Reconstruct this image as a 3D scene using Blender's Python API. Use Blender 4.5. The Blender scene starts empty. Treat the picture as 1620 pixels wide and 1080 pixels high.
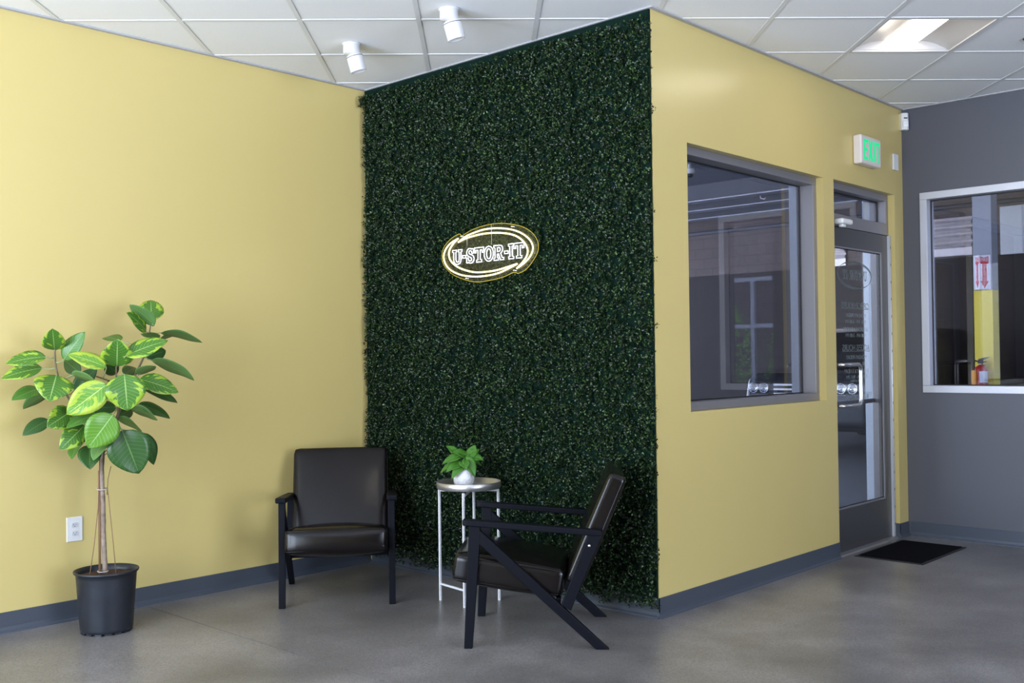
import bpy, bmesh, math, random
import numpy as np
from math import sin, cos, pi, radians as R, sqrt
from mathutils import Vector, Matrix
random.seed(7); RNG = np.random.default_rng(11)
S = bpy.context.scene; COL = S.collection
H = 3.048

# ------------------------------------------------------------------ materials
def nt(name):
    m = bpy.data.materials.new(name); m.use_nodes = True
    n = m.node_tree; n.nodes.clear()
    out = n.nodes.new('ShaderNodeOutputMaterial')
    return m, n, out
def pbr(name, col, rough=.5, metal=0., bump=None, mottle=None, spec=.5, coat=0., trans=0., alpha=1.):
    """bump=(scale, strength, dist); mottle=(scale, amount, colour2)"""
    m, n, out = nt(name)
    b = n.nodes.new('ShaderNodeBsdfPrincipled'); n.links.new(b.outputs[0], out.inputs[0])
    b.inputs['Base Color'].default_value = (*col, 1); b.inputs['Roughness'].default_value = rough
    b.inputs['Metallic'].default_value = metal; b.inputs['Specular IOR Level'].default_value = spec
    b.inputs['Coat Weight'].default_value = coat
    tc = n.nodes.new('ShaderNodeTexCoord')
    if bump:
        t = n.nodes.new('ShaderNodeTexNoise'); t.inputs['Scale'].default_value = bump[0]; t.inputs['Detail'].default_value = 4
        n.links.new(tc.outputs['Object'], t.inputs['Vector'])
        bp = n.nodes.new('ShaderNodeBump'); bp.inputs['Strength'].default_value = bump[1]; bp.inputs['Distance'].default_value = bump[2]
        n.links.new(t.outputs['Fac'], bp.inputs['Height']); n.links.new(bp.outputs[0], b.inputs['Normal'])
    if mottle:
        t = n.nodes.new('ShaderNodeTexNoise'); t.inputs['Scale'].default_value = mottle[0]; t.inputs['Detail'].default_value = 6
        n.links.new(tc.outputs['Object'], t.inputs['Vector'])
        mx = n.nodes.new('ShaderNodeMix'); mx.data_type = 'RGBA'
        mx.inputs['A'].default_value = (*col, 1); mx.inputs['B'].default_value = (*mottle[2], 1)
        mr = n.nodes.new('ShaderNodeMapRange'); mr.inputs[1].default_value = .35; mr.inputs[2].default_value = .7; mr.inputs[4].default_value = mottle[1]
        n.links.new(t.outputs['Fac'], mr.inputs[0]); n.links.new(mr.outputs[0], mx.inputs['Factor'])
        n.links.new(mx.outputs['Result'], b.inputs['Base Color'])
    return m
def emit(name, col, k):
    m, n, out = nt(name); e = n.nodes.new('ShaderNodeEmission')
    e.inputs[0].default_value = (*col, 1); e.inputs[1].default_value = k
    n.links.new(e.outputs[0], out.inputs[0]); return m
def glass(name, tint, refl=1.0, ior=1.5):
    m, n, out = nt(name)
    tr = n.nodes.new('ShaderNodeBsdfTransparent'); tr.inputs[0].default_value = (*tint, 1)
    gl = n.nodes.new('ShaderNodeBsdfGlossy'); gl.inputs['Roughness'].default_value = 0.0; gl.inputs[0].default_value = (refl, refl, refl, 1)
    fr = n.nodes.new('ShaderNodeFresnel'); ge = n.nodes.new('ShaderNodeNewGeometry'); mi = n.nodes.new('ShaderNodeMix')
    mi.inputs['A'].default_value = ior; mi.inputs['B'].default_value = 1 / ior      # the far face of the thin sheet reflects like the near one
    n.links.new(ge.outputs['Backfacing'], mi.inputs['Factor']); n.links.new(mi.outputs['Result'], fr.inputs[0])
    mx = n.nodes.new('ShaderNodeMixShader')
    n.links.new(fr.outputs[0], mx.inputs[0]); n.links.new(tr.outputs[0], mx.inputs[1]); n.links.new(gl.outputs[0], mx.inputs[2])
    n.links.new(mx.outputs[0], out.inputs[0]); return m

YELLOW = pbr('yellow_paint', (.625, .495, .190), .29, bump=(260, .09, .001), spec=.5, mottle=(.8, .10, (.595, .468, .174)))
GREYP = pbr('grey_paint', (.092, .092, .108), .5, bump=(260, .1, .001), spec=.4)
BASEB = pbr('vinyl_base', (.062, .072, .092), .42, bump=(60, .08, .001), spec=.4)
TILE = pbr('ceiling_tile', (.86, .86, .86), .95, bump=(420, .55, .002), spec=.2, mottle=(300, .3, (.70, .70, .70)))
TEE = pbr('white_tee', (.70, .70, .70), .45)
TRIMG = pbr('wall_angle', (.40, .40, .41), .5)
ALU = pbr('anodised_aluminium', (.30, .285, .295), .42, .55, bump=(900, .05, .0005))
ALUL = pbr('silver_aluminium', (.56, .56, .60), .45, .5, bump=(900, .05, .0005))
ALUD = pbr('door_aluminium', (.125, .122, .125), .38, .6, bump=(900, .04, .0005))
RUB = pbr('black_gasket', (.012, .012, .013), .6)
STEEL = pbr('brushed_steel', (.62, .60, .58), .28, 1.0)
WHITEP = pbr('white_plastic', (.78, .77, .75), .4)
WHITEM = pbr('white_metal', (.74, .74, .78), .4)
PANE = glass('window_glass', (.50, .50, .53), .9)
PANE2 = glass('door_glass', (.70, .70, .72), .9)
ACRY = glass('clear_acrylic', (.93, .94, .88), .8)
LEATHER = None
CHROME = pbr('chrome', (.8, .8, .82), .12, 1.0)

def leather():
    m, n, out = nt('black_leather')
    b = n.nodes.new('ShaderNodeBsdfPrincipled'); n.links.new(b.outputs[0], out.inputs[0])
    b.inputs['Base Color'].default_value = (.0050, .0034, .0034, 1); b.inputs['Specular IOR Level'].default_value = .34
    tc = n.nodes.new('ShaderNodeTexCoord')
    v = n.nodes.new('ShaderNodeTexVoronoi'); v.inputs['Scale'].default_value = 420
    w = n.nodes.new('ShaderNodeTexNoise'); w.inputs['Scale'].default_value = 5; w.inputs['Detail'].default_value = 1
    n.links.new(tc.outputs['Object'], v.inputs['Vector']); n.links.new(tc.outputs['Object'], w.inputs['Vector'])
    b1 = n.nodes.new('ShaderNodeBump'); b1.inputs['Strength'].default_value = .05; b1.inputs['Distance'].default_value = .0006
    b2 = n.nodes.new('ShaderNodeBump'); b2.inputs['Strength'].default_value = .32; b2.inputs['Distance'].default_value = .012
    n.links.new(v.outputs['Distance'], b1.inputs['Height']); n.links.new(w.outputs['Fac'], b2.inputs['Height'])
    n.links.new(b2.outputs[0], b1.inputs['Normal']); n.links.new(b1.outputs[0], b.inputs['Normal'])
    mr = n.nodes.new('ShaderNodeMapRange'); mr.inputs[3].default_value = .20; mr.inputs[4].default_value = .225
    n.links.new(w.outputs['Fac'], mr.inputs[0]); n.links.new(mr.outputs[0], b.inputs['Roughness'])
    return m
LEATHER = leather()
BLACKW = pbr('black_wood', (.0055, .006, .009), .45, bump=(90, .1, .001), spec=.08)

def concrete():
    m, n, out = nt('polished_concrete')
    b = n.nodes.new('ShaderNodeBsdfPrincipled'); n.links.new(b.outputs[0], out.inputs[0])
    tc = n.nodes.new('ShaderNodeTexCoord')
    def noise(s, d, ro=.5):
        t = n.nodes.new('ShaderNodeTexNoise'); t.inputs['Scale'].default_value = s; t.inputs['Detail'].default_value = d; t.inputs['Roughness'].default_value = ro
        n.links.new(tc.outputs['Object'], t.inputs['Vector']); return t
    a, f, g = noise(1.3, 5, .5), noise(62, 3, .6), noise(5, 3, .5)
    r1 = n.nodes.new('ShaderNodeValToRGB'); e = r1.color_ramp.elements
    e[0].position = .36; e[0].color = (.146, .137, .135, 1); e[1].position = .64; e[1].color = (.245, .230, .227, 1)
    n.links.new(a.outputs['Fac'], r1.inputs[0])
    r2 = n.nodes.new('ShaderNodeValToRGB'); e = r2.color_ramp.elements
    e[0].position = 0; e[0].color = (.72, .71, .70, 1); e[1].position = 1; e[1].color = (1.28, 1.28, 1.28, 1)
    vo = n.nodes.new('ShaderNodeTexVoronoi'); vo.inputs['Scale'].default_value = 190; n.links.new(tc.outputs['Object'], vo.inputs['Vector'])
    sv = n.nodes.new('ShaderNodeSeparateColor'); n.links.new(vo.outputs['Color'], sv.inputs[0]); n.links.new(sv.outputs[0], r2.inputs[0])
    r3 = n.nodes.new('ShaderNodeValToRGB'); e = r3.color_ramp.elements
    e[0].position = .2; e[0].color = (.84, .83, .82, 1); e[1].position = .8; e[1].color = (1.12, 1.12, 1.12, 1)
    n.links.new(g.outputs['Fac'], r3.inputs[0])
    m1 = n.nodes.new('ShaderNodeMix'); m1.data_type = 'RGBA'; m1.blend_type = 'MULTIPLY'; m1.inputs['Factor'].default_value = 1
    m2 = n.nodes.new('ShaderNodeMix'); m2.data_type = 'RGBA'; m2.blend_type = 'MULTIPLY'; m2.inputs['Factor'].default_value = 1
    n.links.new(r1.outputs[0], m1.inputs['A']); n.links.new(r2.outputs[0], m1.inputs['B'])
    n.links.new(m1.outputs['Result'], m2.inputs['A']); n.links.new(r3.outputs[0], m2.inputs['B'])
    n.links.new(m2.outputs['Result'], b.inputs['Base Color'])
    mr = n.nodes.new('ShaderNodeMapRange'); mr.inputs[1].default_value = .3; mr.inputs[2].default_value = .7
    mr.inputs[3].default_value = .27; mr.inputs[4].default_value = .32
    n.links.new(g.outputs['Fac'], mr.inputs[0]); b.inputs['Roughness'].default_value = .30
    b.inputs['Specular IOR Level'].default_value = .5
    return m
CONC = concrete()

def block_mat(name, c1, c2, mortar):
    m, n, out = nt(name)
    b = n.nodes.new('ShaderNodeBsdfPrincipled'); n.links.new(b.outputs[0], out.inputs[0]); b.inputs['Roughness'].default_value = .85
    tc = n.nodes.new('ShaderNodeTexCoord'); sp = n.nodes.new('ShaderNodeSeparateXYZ'); cb = n.nodes.new('ShaderNodeCombineXYZ')
    n.links.new(tc.outputs['Object'], sp.inputs[0]); n.links.new(sp.outputs['Y'], cb.inputs['X']); n.links.new(sp.outputs['Z'], cb.inputs['Y'])
    br = n.nodes.new('ShaderNodeTexBrick'); br.inputs['Scale'].default_value = 1
    br.inputs['Brick Width'].default_value = .41; br.inputs['Row Height'].default_value = .205; br.inputs['Mortar Size'].default_value = .008
    br.inputs['Color1'].default_value = (*c1, 1); br.inputs['Color2'].default_value = (*c2, 1); br.inputs['Mortar'].default_value = (*mortar, 1)
    n.links.new(cb.outputs[0], br.inputs['Vector']); n.links.new(br.outputs['Color'], b.inputs['Base Color'])
    return m

def leaf_mat(name, mid, edge, vein, rough=.3, edge_pos=.55, amp=.9, back=False, spec=.5):
    """big rubber-plant leaf: blotchy pale margin, pale midrib and side veins, all a property of the leaf"""
    m, n, out = nt(name)
    b = n.nodes.new('ShaderNodeBsdfPrincipled'); b.inputs['Roughness'].default_value = rough; b.inputs['Specular IOR Level'].default_value = spec
    tl = n.nodes.new('ShaderNodeBsdfTranslucent'); ms = n.nodes.new('ShaderNodeMixShader'); ms.inputs[0].default_value = .22
    n.links.new(b.outputs[0], ms.inputs[1]); n.links.new(tl.outputs[0], ms.inputs[2]); n.links.new(ms.outputs[0], out.inputs[0])
    uv = n.nodes.new('ShaderNodeUVMap'); sp = n.nodes.new('ShaderNodeSeparateXYZ'); n.links.new(uv.outputs[0], sp.inputs[0])
    def mth(op, a, bb=None):
        q = n.nodes.new('ShaderNodeMath'); q.operation = op
        for i, v in enumerate((a, bb)):
            if v is None: continue
            if isinstance(v, (int, float)): q.inputs[i].default_value = v
            else: n.links.new(v, q.inputs[i])
        return q.outputs[0]
    u = mth('ABSOLUTE', mth('SUBTRACT', sp.outputs[0], .5)); u = mth('MULTIPLY', u, 2.)
    oi = n.nodes.new('ShaderNodeObjectInfo')
    cb = n.nodes.new('ShaderNodeCombineXYZ'); n.links.new(mth('MULTIPLY', sp.outputs[0], 3.2), cb.inputs[0])
    n.links.new(mth('SUBTRACT', mth('MULTIPLY', sp.outputs[1], 4.5), mth('MULTIPLY', u, 1.2)), cb.inputs[1]); n.links.new(mth('MULTIPLY', oi.outputs['Random'], 37.), cb.inputs[2])
    ns = n.nodes.new('ShaderNodeTexNoise'); ns.inputs['Scale'].default_value = 1.3; ns.inputs['Detail'].default_value = 3
    n.links.new(cb.outputs[0], ns.inputs['Vector'])
    k = mth('ADD', mth('MULTIPLY', u, .75), mth('MULTIPLY', mth('SUBTRACT', ns.outputs['Fac'], .5), amp * 2.6))
    mr = n.nodes.new('ShaderNodeMapRange'); mr.inputs[1].default_value = edge_pos - .05; mr.inputs[2].default_value = edge_pos + .07
    n.links.new(k, mr.inputs[0])
    mx = n.nodes.new('ShaderNodeMix'); mx.data_type = 'RGBA'; mx.inputs['A'].default_value = (*mid, 1); mx.inputs['B'].default_value = (*edge, 1)
    n.links.new(mr.outputs[0], mx.inputs['Factor'])
    ph = mth('FRACT', mth('SUBTRACT', mth('MULTIPLY', sp.outputs[1], 11.), mth('MULTIPLY', u, 2.6)))
    side = mth('LESS_THAN', mth('ABSOLUTE', mth('SUBTRACT', ph, .5)), .055)
    rib = mth('LESS_THAN', u, .032)
    v2 = mth('MAXIMUM', mth('MULTIPLY', side, .5), rib)
    mx2 = n.nodes.new('ShaderNodeMix'); mx2.data_type = 'RGBA'; mx2.inputs['B'].default_value = (*vein, 1)
    n.links.new(mx.outputs['Result'], mx2.inputs['A']); n.links.new(v2, mx2.inputs['Factor'])
    n.links.new(mx2.outputs['Result'], b.inputs['Base Color']); n.links.new(mx2.outputs['Result'], tl.inputs[0])
    return m

CARP0 = pbr('dark_dome', (.01, .01, .012), .1)
# ------------------------------------------------------------------ mesh helpers
class MB:
    def __init__(s): s.v = []; s.f = []; s.mi = []; s.sm = []; s.uv = None
    def add(s, vs, fs, mi=0, sm=False):
        o = len(s.v); s.v += [tuple(p) for p in vs]
        for f in fs: s.f.append(tuple(i + o for i in f)); s.mi.append(mi); s.sm.append(sm)
        return s
    def box(s, x0, x1, y0, y1, z0, z1, mi=0):
        vs = [(x, y, z) for x in (x0, x1) for y in (y0, y1) for z in (z0, z1)]
        return s.add(vs, [(0,1,3,2), (4,6,7,5), (0,4,5,1), (2,3,7,6), (0,2,6,4), (1,5,7,3)], mi)
    def prism(s, poly, a, b, axis='x', mi=0, sm=False):
        """poly: 2-D outline in the other two axes (order x:(y,z) y:(x,z) z:(x,y)), extruded from a to b"""
        def P(p, t):
            return (t, p[0], p[1]) if axis == 'x' else (p[0], t, p[1]) if axis == 'y' else (p[0], p[1], t)
        n = len(poly); vs = [P(p, a) for p in poly] + [P(p, b) for p in poly]
        fs = [tuple(range(n))[::-1], tuple(range(n, 2 * n))] + [(i, (i + 1) % n, n + (i + 1) % n, n + i) for i in range(n)]
        return s.add(vs, fs, mi, sm)
    def tube(s, pts, r, n=10, mi=0, closed=False, caps=True):
        pts = [Vector(p) for p in pts]; m = len(pts); rs = r if isinstance(r, (list, tuple)) else [r] * m
        rings = []; prev = None
        for i, p in enumerate(pts):
            if closed: t = pts[(i + 1) % m] - pts[i - 1]
            else: t = pts[min(i + 1, m - 1)] - pts[max(i - 1, 0)]
            t.normalize()
            if prev is None:
                a = t.orthogonal().normalized()
            else:
                a = prev - t * prev.dot(t)
                a = a.normalized() if a.length > 1e-6 else t.orthogonal().normalized()
            prev = a; b = t.cross(a)
            rings.append([p + (a * cos(2*pi*k/n) + b * sin(2*pi*k/n)) * rs[i] for k in range(n)])
        vs = [q for rg in rings for q in rg]; fs = []
        for i in range(m if closed else m - 1):
            j = (i + 1) % m
            for k in range(n):
                fs.append((i*n+k, i*n+(k+1) % n, j*n+(k+1) % n, j*n+k))
        if caps and not closed:
            fs.append(tuple(range(n))[::-1]); fs.append(tuple((m-1)*n+k for k in range(n)))
        return s.add(vs, fs, mi, True)
    def lathe(s, prof, c=(0,0,0), n=40, mi=0, sm=True, M=None):
        vs = []; fs = []
        for (r, z) in prof:
            for k in range(n):
                p = Vector((r*cos(2*pi*k/n), r*sin(2*pi*k/n), z))
                if M is not None: p = M @ p
                vs.append((p.x + c[0], p.y + c[1], p.z + c[2]))
        for i in range(len(prof) - 1):
            for k in range(n):
                fs.append((i*n+k, i*n+(k+1) % n, (i+1)*n+(k+1) % n, (i+1)*n+k))
        return s.add(vs, fs, mi, sm)
    def rbox(s, sx, sy, sz, r, M=None, puff=0., puffy=0., nseg=14, mi=0):
        """rounded cushion: box of size sx,sy,sz with edge radius r, +z face (and -y face) puffed out"""
        bm = bmesh.new(); bmesh.ops.create_cube(bm, size=2)
        bmesh.ops.subdivide_edges(bm, edges=bm.edges[:], cuts=nseg, use_grid_fill=True)
        vs = []; bm.verts.index_update()
        hx, hy, hz = sx/2, sy/2, sz/2
        for v in bm.verts:
            c = [max(-1, min(1, q)) for q in v.co]
            # concentrate vertices near the edges
            c = [math.copysign(1 - (1 - abs(q))**1.6, q) for q in c]
            p = Vector((c[0]*hx, c[1]*hy, c[2]*hz))
            q = Vector((max(-hx+r, min(hx-r, p.x)), max(-hy+r, min(hy-r, p.y)), max(-hz+r, min(hz-r, p.z))))
            d = p - q
            if d.length > 1e-9: p = q + d.normalized() * min(r, d.length if False else r) if (abs(c[0]) > .999 or abs(c[1]) > .999 or abs(c[2]) > .999) else p
            kx, ky, kz = 1 - (p.x/hx)**2, 1 - (p.y/hy)**2, 1 - (p.z/hz)**2
            p.z += math.copysign(puff, p.z) * max(0, kx)**.7 * max(0, ky)**.7 * (abs(p.z)/hz)
            p.y += math.copysign(puffy, p.y) * max(0, kx)**.6 * max(0, kz)**.8 * (abs(p.y)/hy)
            vs.append(M @ p if M is not None else p)
        fs = [tuple(v.index for v in f.verts) for f in bm.faces]; bm.free()
        return s.add(vs, fs, mi, True)
    def build(s, name, mats, parent=None, bevel=0., bseg=2, loc=None):
        me = bpy.data.meshes.new(name); me.from_pydata(s.v, [], s.f)
        if not isinstance(mats, (list, tuple)): mats = [mats]
        for m in mats: me.materials.append(m)
        me.polygons.foreach_set('material_index', s.mi); me.polygons.foreach_set('use_smooth', s.sm)
        if s.uv:
            ul = me.uv_layers.new(name='UVMap')
            for lp in me.loops: ul.data[lp.index].uv = s.uv[lp.vertex_index]
        me.validate(); me.update()
        bm = bmesh.new(); bm.from_mesh(me); bmesh.ops.recalc_face_normals(bm, faces=bm.faces[:]); bm.to_mesh(me); bm.free()
        o = bpy.data.objects.new(name, me); COL.objects.link(o)
        if parent is not None: o.parent = parent
        if loc is not None: o.location = loc
        if bevel > 0:
            md = o.modifiers.new('bevel', 'BEVEL'); md.width = bevel; md.segments = bseg; md.limit_method = 'ANGLE'; md.angle_limit = R(40)
            md.harden_normals = False
        return o
def empty(name, loc, rz=0.):
    o = bpy.data.objects.new(name, None); COL.objects.link(o); o.location = loc; o.rotation_euler = (0, 0, rz)
    o.empty_display_size = .1; return o
def tag(o, label=None, cat=None, group=None, kind=None):
    if label: o['label'] = label
    if cat: o['category'] = cat
    if group: o['group'] = group
    if kind: o['kind'] = kind
    return o
def struct(o): o['kind'] = 'structure'; return o

# ------------------------------------------------------------------ slab lettering (outlines, unit height)
SLAB = {
 'U': (.98, [[(0,1),(.42,1),(.42,.86),(.34,.86),(.34,.32),(.40,.17),(.50,.14),(.62,.18),(.68,.32),(.68,.86),(.58,.86),(.58,1),(.98,1),(.98,.86),(.88,.86),(.88,.30),(.78,.07),(.55,-.02),(.36,-.01),(.18,.08),(.10,.30),(.10,.86),(0,.86)]]),
 '-': (.34, [[(0,.56),(.34,.56),(.34,.38),(0,.38)]]),
 'S': (.80, [[(.74,.97),(.74,.64),(.60,.64),(.54,.80),(.40,.86),(.28,.80),(.27,.70),(.36,.62),(.58,.54),(.74,.44),(.80,.28),(.74,.10),(.60,0),(.40,-.02),(.20,.06),(.16,.01),(.03,.01),(.03,.37),(.17,.37),(.24,.20),(.38,.13),(.52,.17),(.55,.28),(.46,.37),(.22,.46),(.08,.56),(.03,.72),(.10,.90),(.24,1),(.42,1.01),(.58,.94),(.62,.98)]]),
 'T': (.92, [[(0,1),(.92,1),(.92,.64),(.79,.64),(.74,.84),(.58,.84),(.58,.15),(.72,.15),(.72,0),(.20,0),(.20,.15),(.34,.15),(.34,.84),(.18,.84),(.13,.64),(0,.64)]]),
 'O': (.92, [[(.46,1.02),(.66,.97),(.82,.83),(.91,.63),(.91,.37),(.82,.17),(.66,.03),(.46,-.02),(.26,.03),(.10,.17),(.01,.37),(.01,.63),(.10,.83),(.26,.97)],
              [(.46,.85),(.58,.80),(.66,.65),(.67,.5),(.66,.35),(.58,.20),(.46,.15),(.34,.20),(.26,.35),(.25,.5),(.26,.65),(.34,.80)]]),
 'R': (.98, [[(0,1),(.56,1),(.76,.95),(.86,.82),(.86,.66),(.78,.53),(.66,.47),(.80,.15),(.96,.15),(.96,0),(.64,0),(.44,.43),(.34,.43),(.34,.15),(.44,.15),(.44,0),(0,0),(0,.15),(.11,.15),(.11,.85),(0,.85)],
              [(.34,.85),(.50,.85),(.61,.80),(.62,.68),(.56,.59),(.34,.58)]]),
 'I': (.48, [[(0,1),(.48,1),(.48,.85),(.36,.85),(.36,.15),(.48,.15),(.48,0),(0,0),(0,.15),(.12,.15),(.12,.85),(0,.85)]]),
}
def slab_text(txt, width, height, gap=.07):
    tot = sum(SLAB[c][0] for c in txt) + gap * (len(txt) - 1); x = 0; out = []; k = width / tot
    for c in txt:
        w, loops = SLAB[c]
        out.append([[((x + p[0]) * k - width/2, (p[1] - .5) * height) for p in lp] for lp in loops]); x += w + gap
    return out
def fill_mesh(loops_list, name, mat, to3, parent, depth=.0008):
    """filled glyph outlines (holes allowed) -> thin solid mesh, through a curve"""
    cu = bpy.data.curves.new(name + '_c', 'CURVE'); cu.dimensions = '2D'; cu.fill_mode = 'BOTH'; cu.extrude = depth / 2
    for loops in loops_list:
        for lp in loops:
            sp = cu.splines.new('POLY'); sp.points.add(len(lp) - 1)
            for i, p in enumerate(lp): sp.points[i].co = (p[0], p[1], 0, 1)
            sp.use_cyclic_u = True
    return curve_to_mesh(cu, name, mat, to3, parent)
def curve_to_mesh(cu, name, mat, M, parent):
    tmp = bpy.data.objects.new('tmp', cu); COL.objects.link(tmp)
    dg = bpy.context.evaluated_depsgraph_get(); me = bpy.data.meshes.new_from_object(tmp.evaluated_get(dg))
    bpy.data.objects.remove(tmp); bpy.data.curves.remove(cu)
    me.transform(M); me.materials.clear(); me.materials.append(mat); me.name = name
    o = bpy.data.objects.new(name, me); COL.objects.link(o)
    if parent is not None: o.parent = parent
    return o
def text_mesh(txt, size, name, mat, M, parent, depth=.0006, align='CENTER', spacing=1.):
    cu = bpy.data.curves.new(name + '_c', 'FONT'); cu.body = txt; cu.size = size; cu.align_x = align; cu.extrude = depth / 2; cu.space_character = spacing
    return curve_to_mesh(cu, name, mat, M, parent)
def frame(o, ex, ey):
    """matrix taking local x,y to ex,ey at origin o"""
    ex = Vector(ex).normalized(); ey = Vector(ey).normalized(); ez = ex.cross(ey)
    return Matrix(((ex.x, ey.x, ez.x, o[0]), (ex.y, ey.y, ez.y, o[1]), (ex.z, ey.z, ez.z, o[2]), (0, 0, 0, 1)))

# ================================================================== ROOM
# world: X runs along the right yellow wall (away from the camera), Y along the hedge wall; the outer corner is the origin
XL, YB = -6.4, -7.0          # side wall left of the camera, rear wall behind it
W4X = 3.085; W1Y = 2.252; T = .23
# floor: two concrete bays with a saw-cut joint between them
JX = -1.547
fb = MB()
def slab(poly): fb.prism(poly, -.15, 0, 'z')
slab([(XL-.3, YB-.3), (JX-.0032, YB-.3), (JX-.0032, W1Y+.1), (XL-.3, W1Y+.1)])
slab([(JX+.0032, YB-.3), (W4X+.1, YB-.3), (W4X+.1, .1), (.1, .1), (.1, W1Y+.1), (JX+.0032, W1Y+.1)])
fb.box(JX-.01, JX+.01, YB-.3, W1Y+.1, -.14, -.035)
struct(fb.build('floor', CONC))

# walls
m = MB(); m.box(XL-.2, T, W1Y, W1Y+.2, 0, H+.1); struct(m.build('wall_left', YELLOW))
m = MB(); m.box(0, T, .0, W1Y-.001, 0, H+.1)
struct(m.build('wall_middle', YELLOW))
wx0, wx1, wz0, wz1 = .308, 1.845, 1.012, 2.418
dx0, dx1, dz1 = 1.990, 2.937, 2.425
m = MB()
m.box(T, wx0, 0, T, 0, H+.1); m.box(wx0, wx1, 0, T, 0, wz0); m.box(wx0, wx1, 0, T, wz1, H+.1)
m.box(wx1, dx0, 0, T, 0, H+.1); m.box(dx0, dx1, 0, T, dz1, H+.1); m.box(dx1, W4X-.0005, 0, T, 0, H+.1)
struct(m.build('wall_right', YELLOW))
gy0, gy1, gz0, gz1 = -1.235, -.122, 1.022, 2.437
m = MB()
x0, x1 = W4X, W4X + T
m.box(x0, x1, gy1, T, 0, H+.1); m.box(x0, x1, YB-.2, gy0, 0, H+.1); m.box(x0, x1, gy0, gy1, 0, gz0); m.box(x0, x1, gy0, gy1, gz1, H+.1)
struct(m.build('wall_far', GREYP))
# rear and side walls carry the storefront glazing that lights the room
def glazed_wall(name, axis, pos, a0, a1, openings, z0, z1, mat, th=.2):
    m = MB()
    def bx(a, b, c, d):
        if axis == 'x': m.box(pos - th, pos, a, b, c, d)
        else: m.box(a, b, pos - th, pos, c, d)
    cur = a0
    for (o0, o1) in openings:
        bx(cur, o0, 0, H+.1); bx(o0, o1, 0, z0); bx(o0, o1, z1, H+.1); cur = o1
    bx(cur, a1, 0, H+.1)
    return struct(m.build(name, mat))
REAR = [(-3.4, -.5)]
SIDE = [(-2.5, -.3), (.0, 2.0)]
glazed_wall('wall_rear', 'y', YB, XL - .2, W4X + T, REAR, .15, 2.75, GREYP)
glazed_wall('wall_side', 'x', XL, YB, W1Y, SIDE, .15, 2.75, YELLOW)
def mullions(n, axis, pos, a0, a1, z0, z1, cnt):
    e = struct(empty('window_%d' % n, ((pos, (a0+a1)/2, z0) if axis == 'x' else ((a0+a1)/2, pos, z0))))
    m = MB(); w = .05
    def bx(a, b, c, d, t=.05):
        if axis == 'x': m.box(-t, t, a - (a0+a1)/2, b - (a0+a1)/2, c - z0, d - z0)
        else: m.box(a - (a0+a1)/2, b - (a0+a1)/2, -t, t, c - z0, d - z0)
    bx(a0, a1, z0, z0+w); bx(a0, a1, z1-w, z1)
    for i in range(cnt + 1):
        a = a0 + (a1 - a0 - w) * i / cnt; bx(a, a + w, z0+w, z1-w, .048)
    m.build('window_frame', ALUL, e)
k = 3
for (a, b) in REAR: mullions(k, 'y', YB - .1, a, b, .15, 2.75, 2); k += 1
for (a, b) in SIDE: mullions(k, 'x', XL - .1, a, b, .15, 2.75, 2); k += 1

# baseboards with a moulded toe
bp = [(0,0), (.016,0), (.014,.006), (.0065,.014), (.004,.03), (.004,.1), (0,.102)]
m = MB(); m.prism([(W1Y - p[0], p[1]) for p in bp], XL, -.0003, 'x'); struct(m.build('baseboard_left', BASEB))
m = MB(); m.prism([(-p[0], p[1]) for p in bp], -.004, W1Y - .0165, 'y'); struct(m.build('baseboard_middle', BASEB))
m = MB(); m.prism([(-p[0], p[1]) for p in bp], -.004, dx0, 'x')
m.prism([(-p[0], p[1]) for p in bp], dx1 - .004, W4X - .0003, 'x')
m.prism([(dx1 - p[0], p[1]) for p in bp], -.004, .044, 'y')
struct(m.build('baseboard_right', BASEB))
m = MB(); m.prism([(W4X - p[0], p[1]) for p in bp], YB, -.0165, 'y'); struct(m.build('baseboard_far', BASEB))

# ceiling: 2 ft lay-in tiles on a tee grid turned 45 degrees to the walls
G = .6096; GO = Vector((-.2746, .5193)); GA = Vector((.7017, -.7125)); GB = Vector((.7125, .7017))
def clip(poly, a, b, c):
    out = []
    for i in range(len(poly)):
        p, q = poly[i], poly[(i+1) % len(poly)]
        dp, dq = a*p[0] + b*p[1] - c, a*q[0] + b*q[1] - c
        if dp <= 0: out.append(p)
        if (dp < 0 < dq) or (dq < 0 < dp):
            t = dp / (dp - dq); out.append((p[0] + (q[0]-p[0])*t, p[1] + (q[1]-p[1])*t))
    return out
def regions(poly):
    res = []
    for (x0, x1, y0, y1) in ((XL, 0, YB, W1Y), (0, W4X, YB, 0)):
        q = clip(clip(clip(clip(poly, 1, 0, x1), -1, 0, -x0), 0, 1, y1), 0, -1, -y0)
        if len(q) >= 3:
            ar = abs(sum(q[i][0]*q[(i+1) % len(q)][1] - q[(i+1) % len(q)][0]*q[i][1] for i in range(len(q)))) / 2
            if ar > 1e-4: res.append(q)
    return res
def gp(a, b): p = GO + GA*a*G + GB*b*G; return (p.x, p.y)
TROFF = [(3, 0), (3, -4), (-1, -4), (-5, -4), (-1, -8), (-5, -8), (7, -4), (3, -8), (-9, -4)]  # only the first is in view; the others are added for warm light
ct = MB(); gap = .0128 / G
for i in range(-16, 16):
    for j in range(-16, 10):
        if (i, j) in TROFF: continue
        base = [gp(i+gap, j+gap), gp(i+1-gap, j+gap), gp(i+1-gap, j+1-gap), gp(i+gap, j+1-gap)]
        for q in regions(base):
            ct.prism(q, H+.004, H+.016, 'z')
struct(ct.build('ceiling', TILE))
tb = MB(); hw = .012 / G
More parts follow.
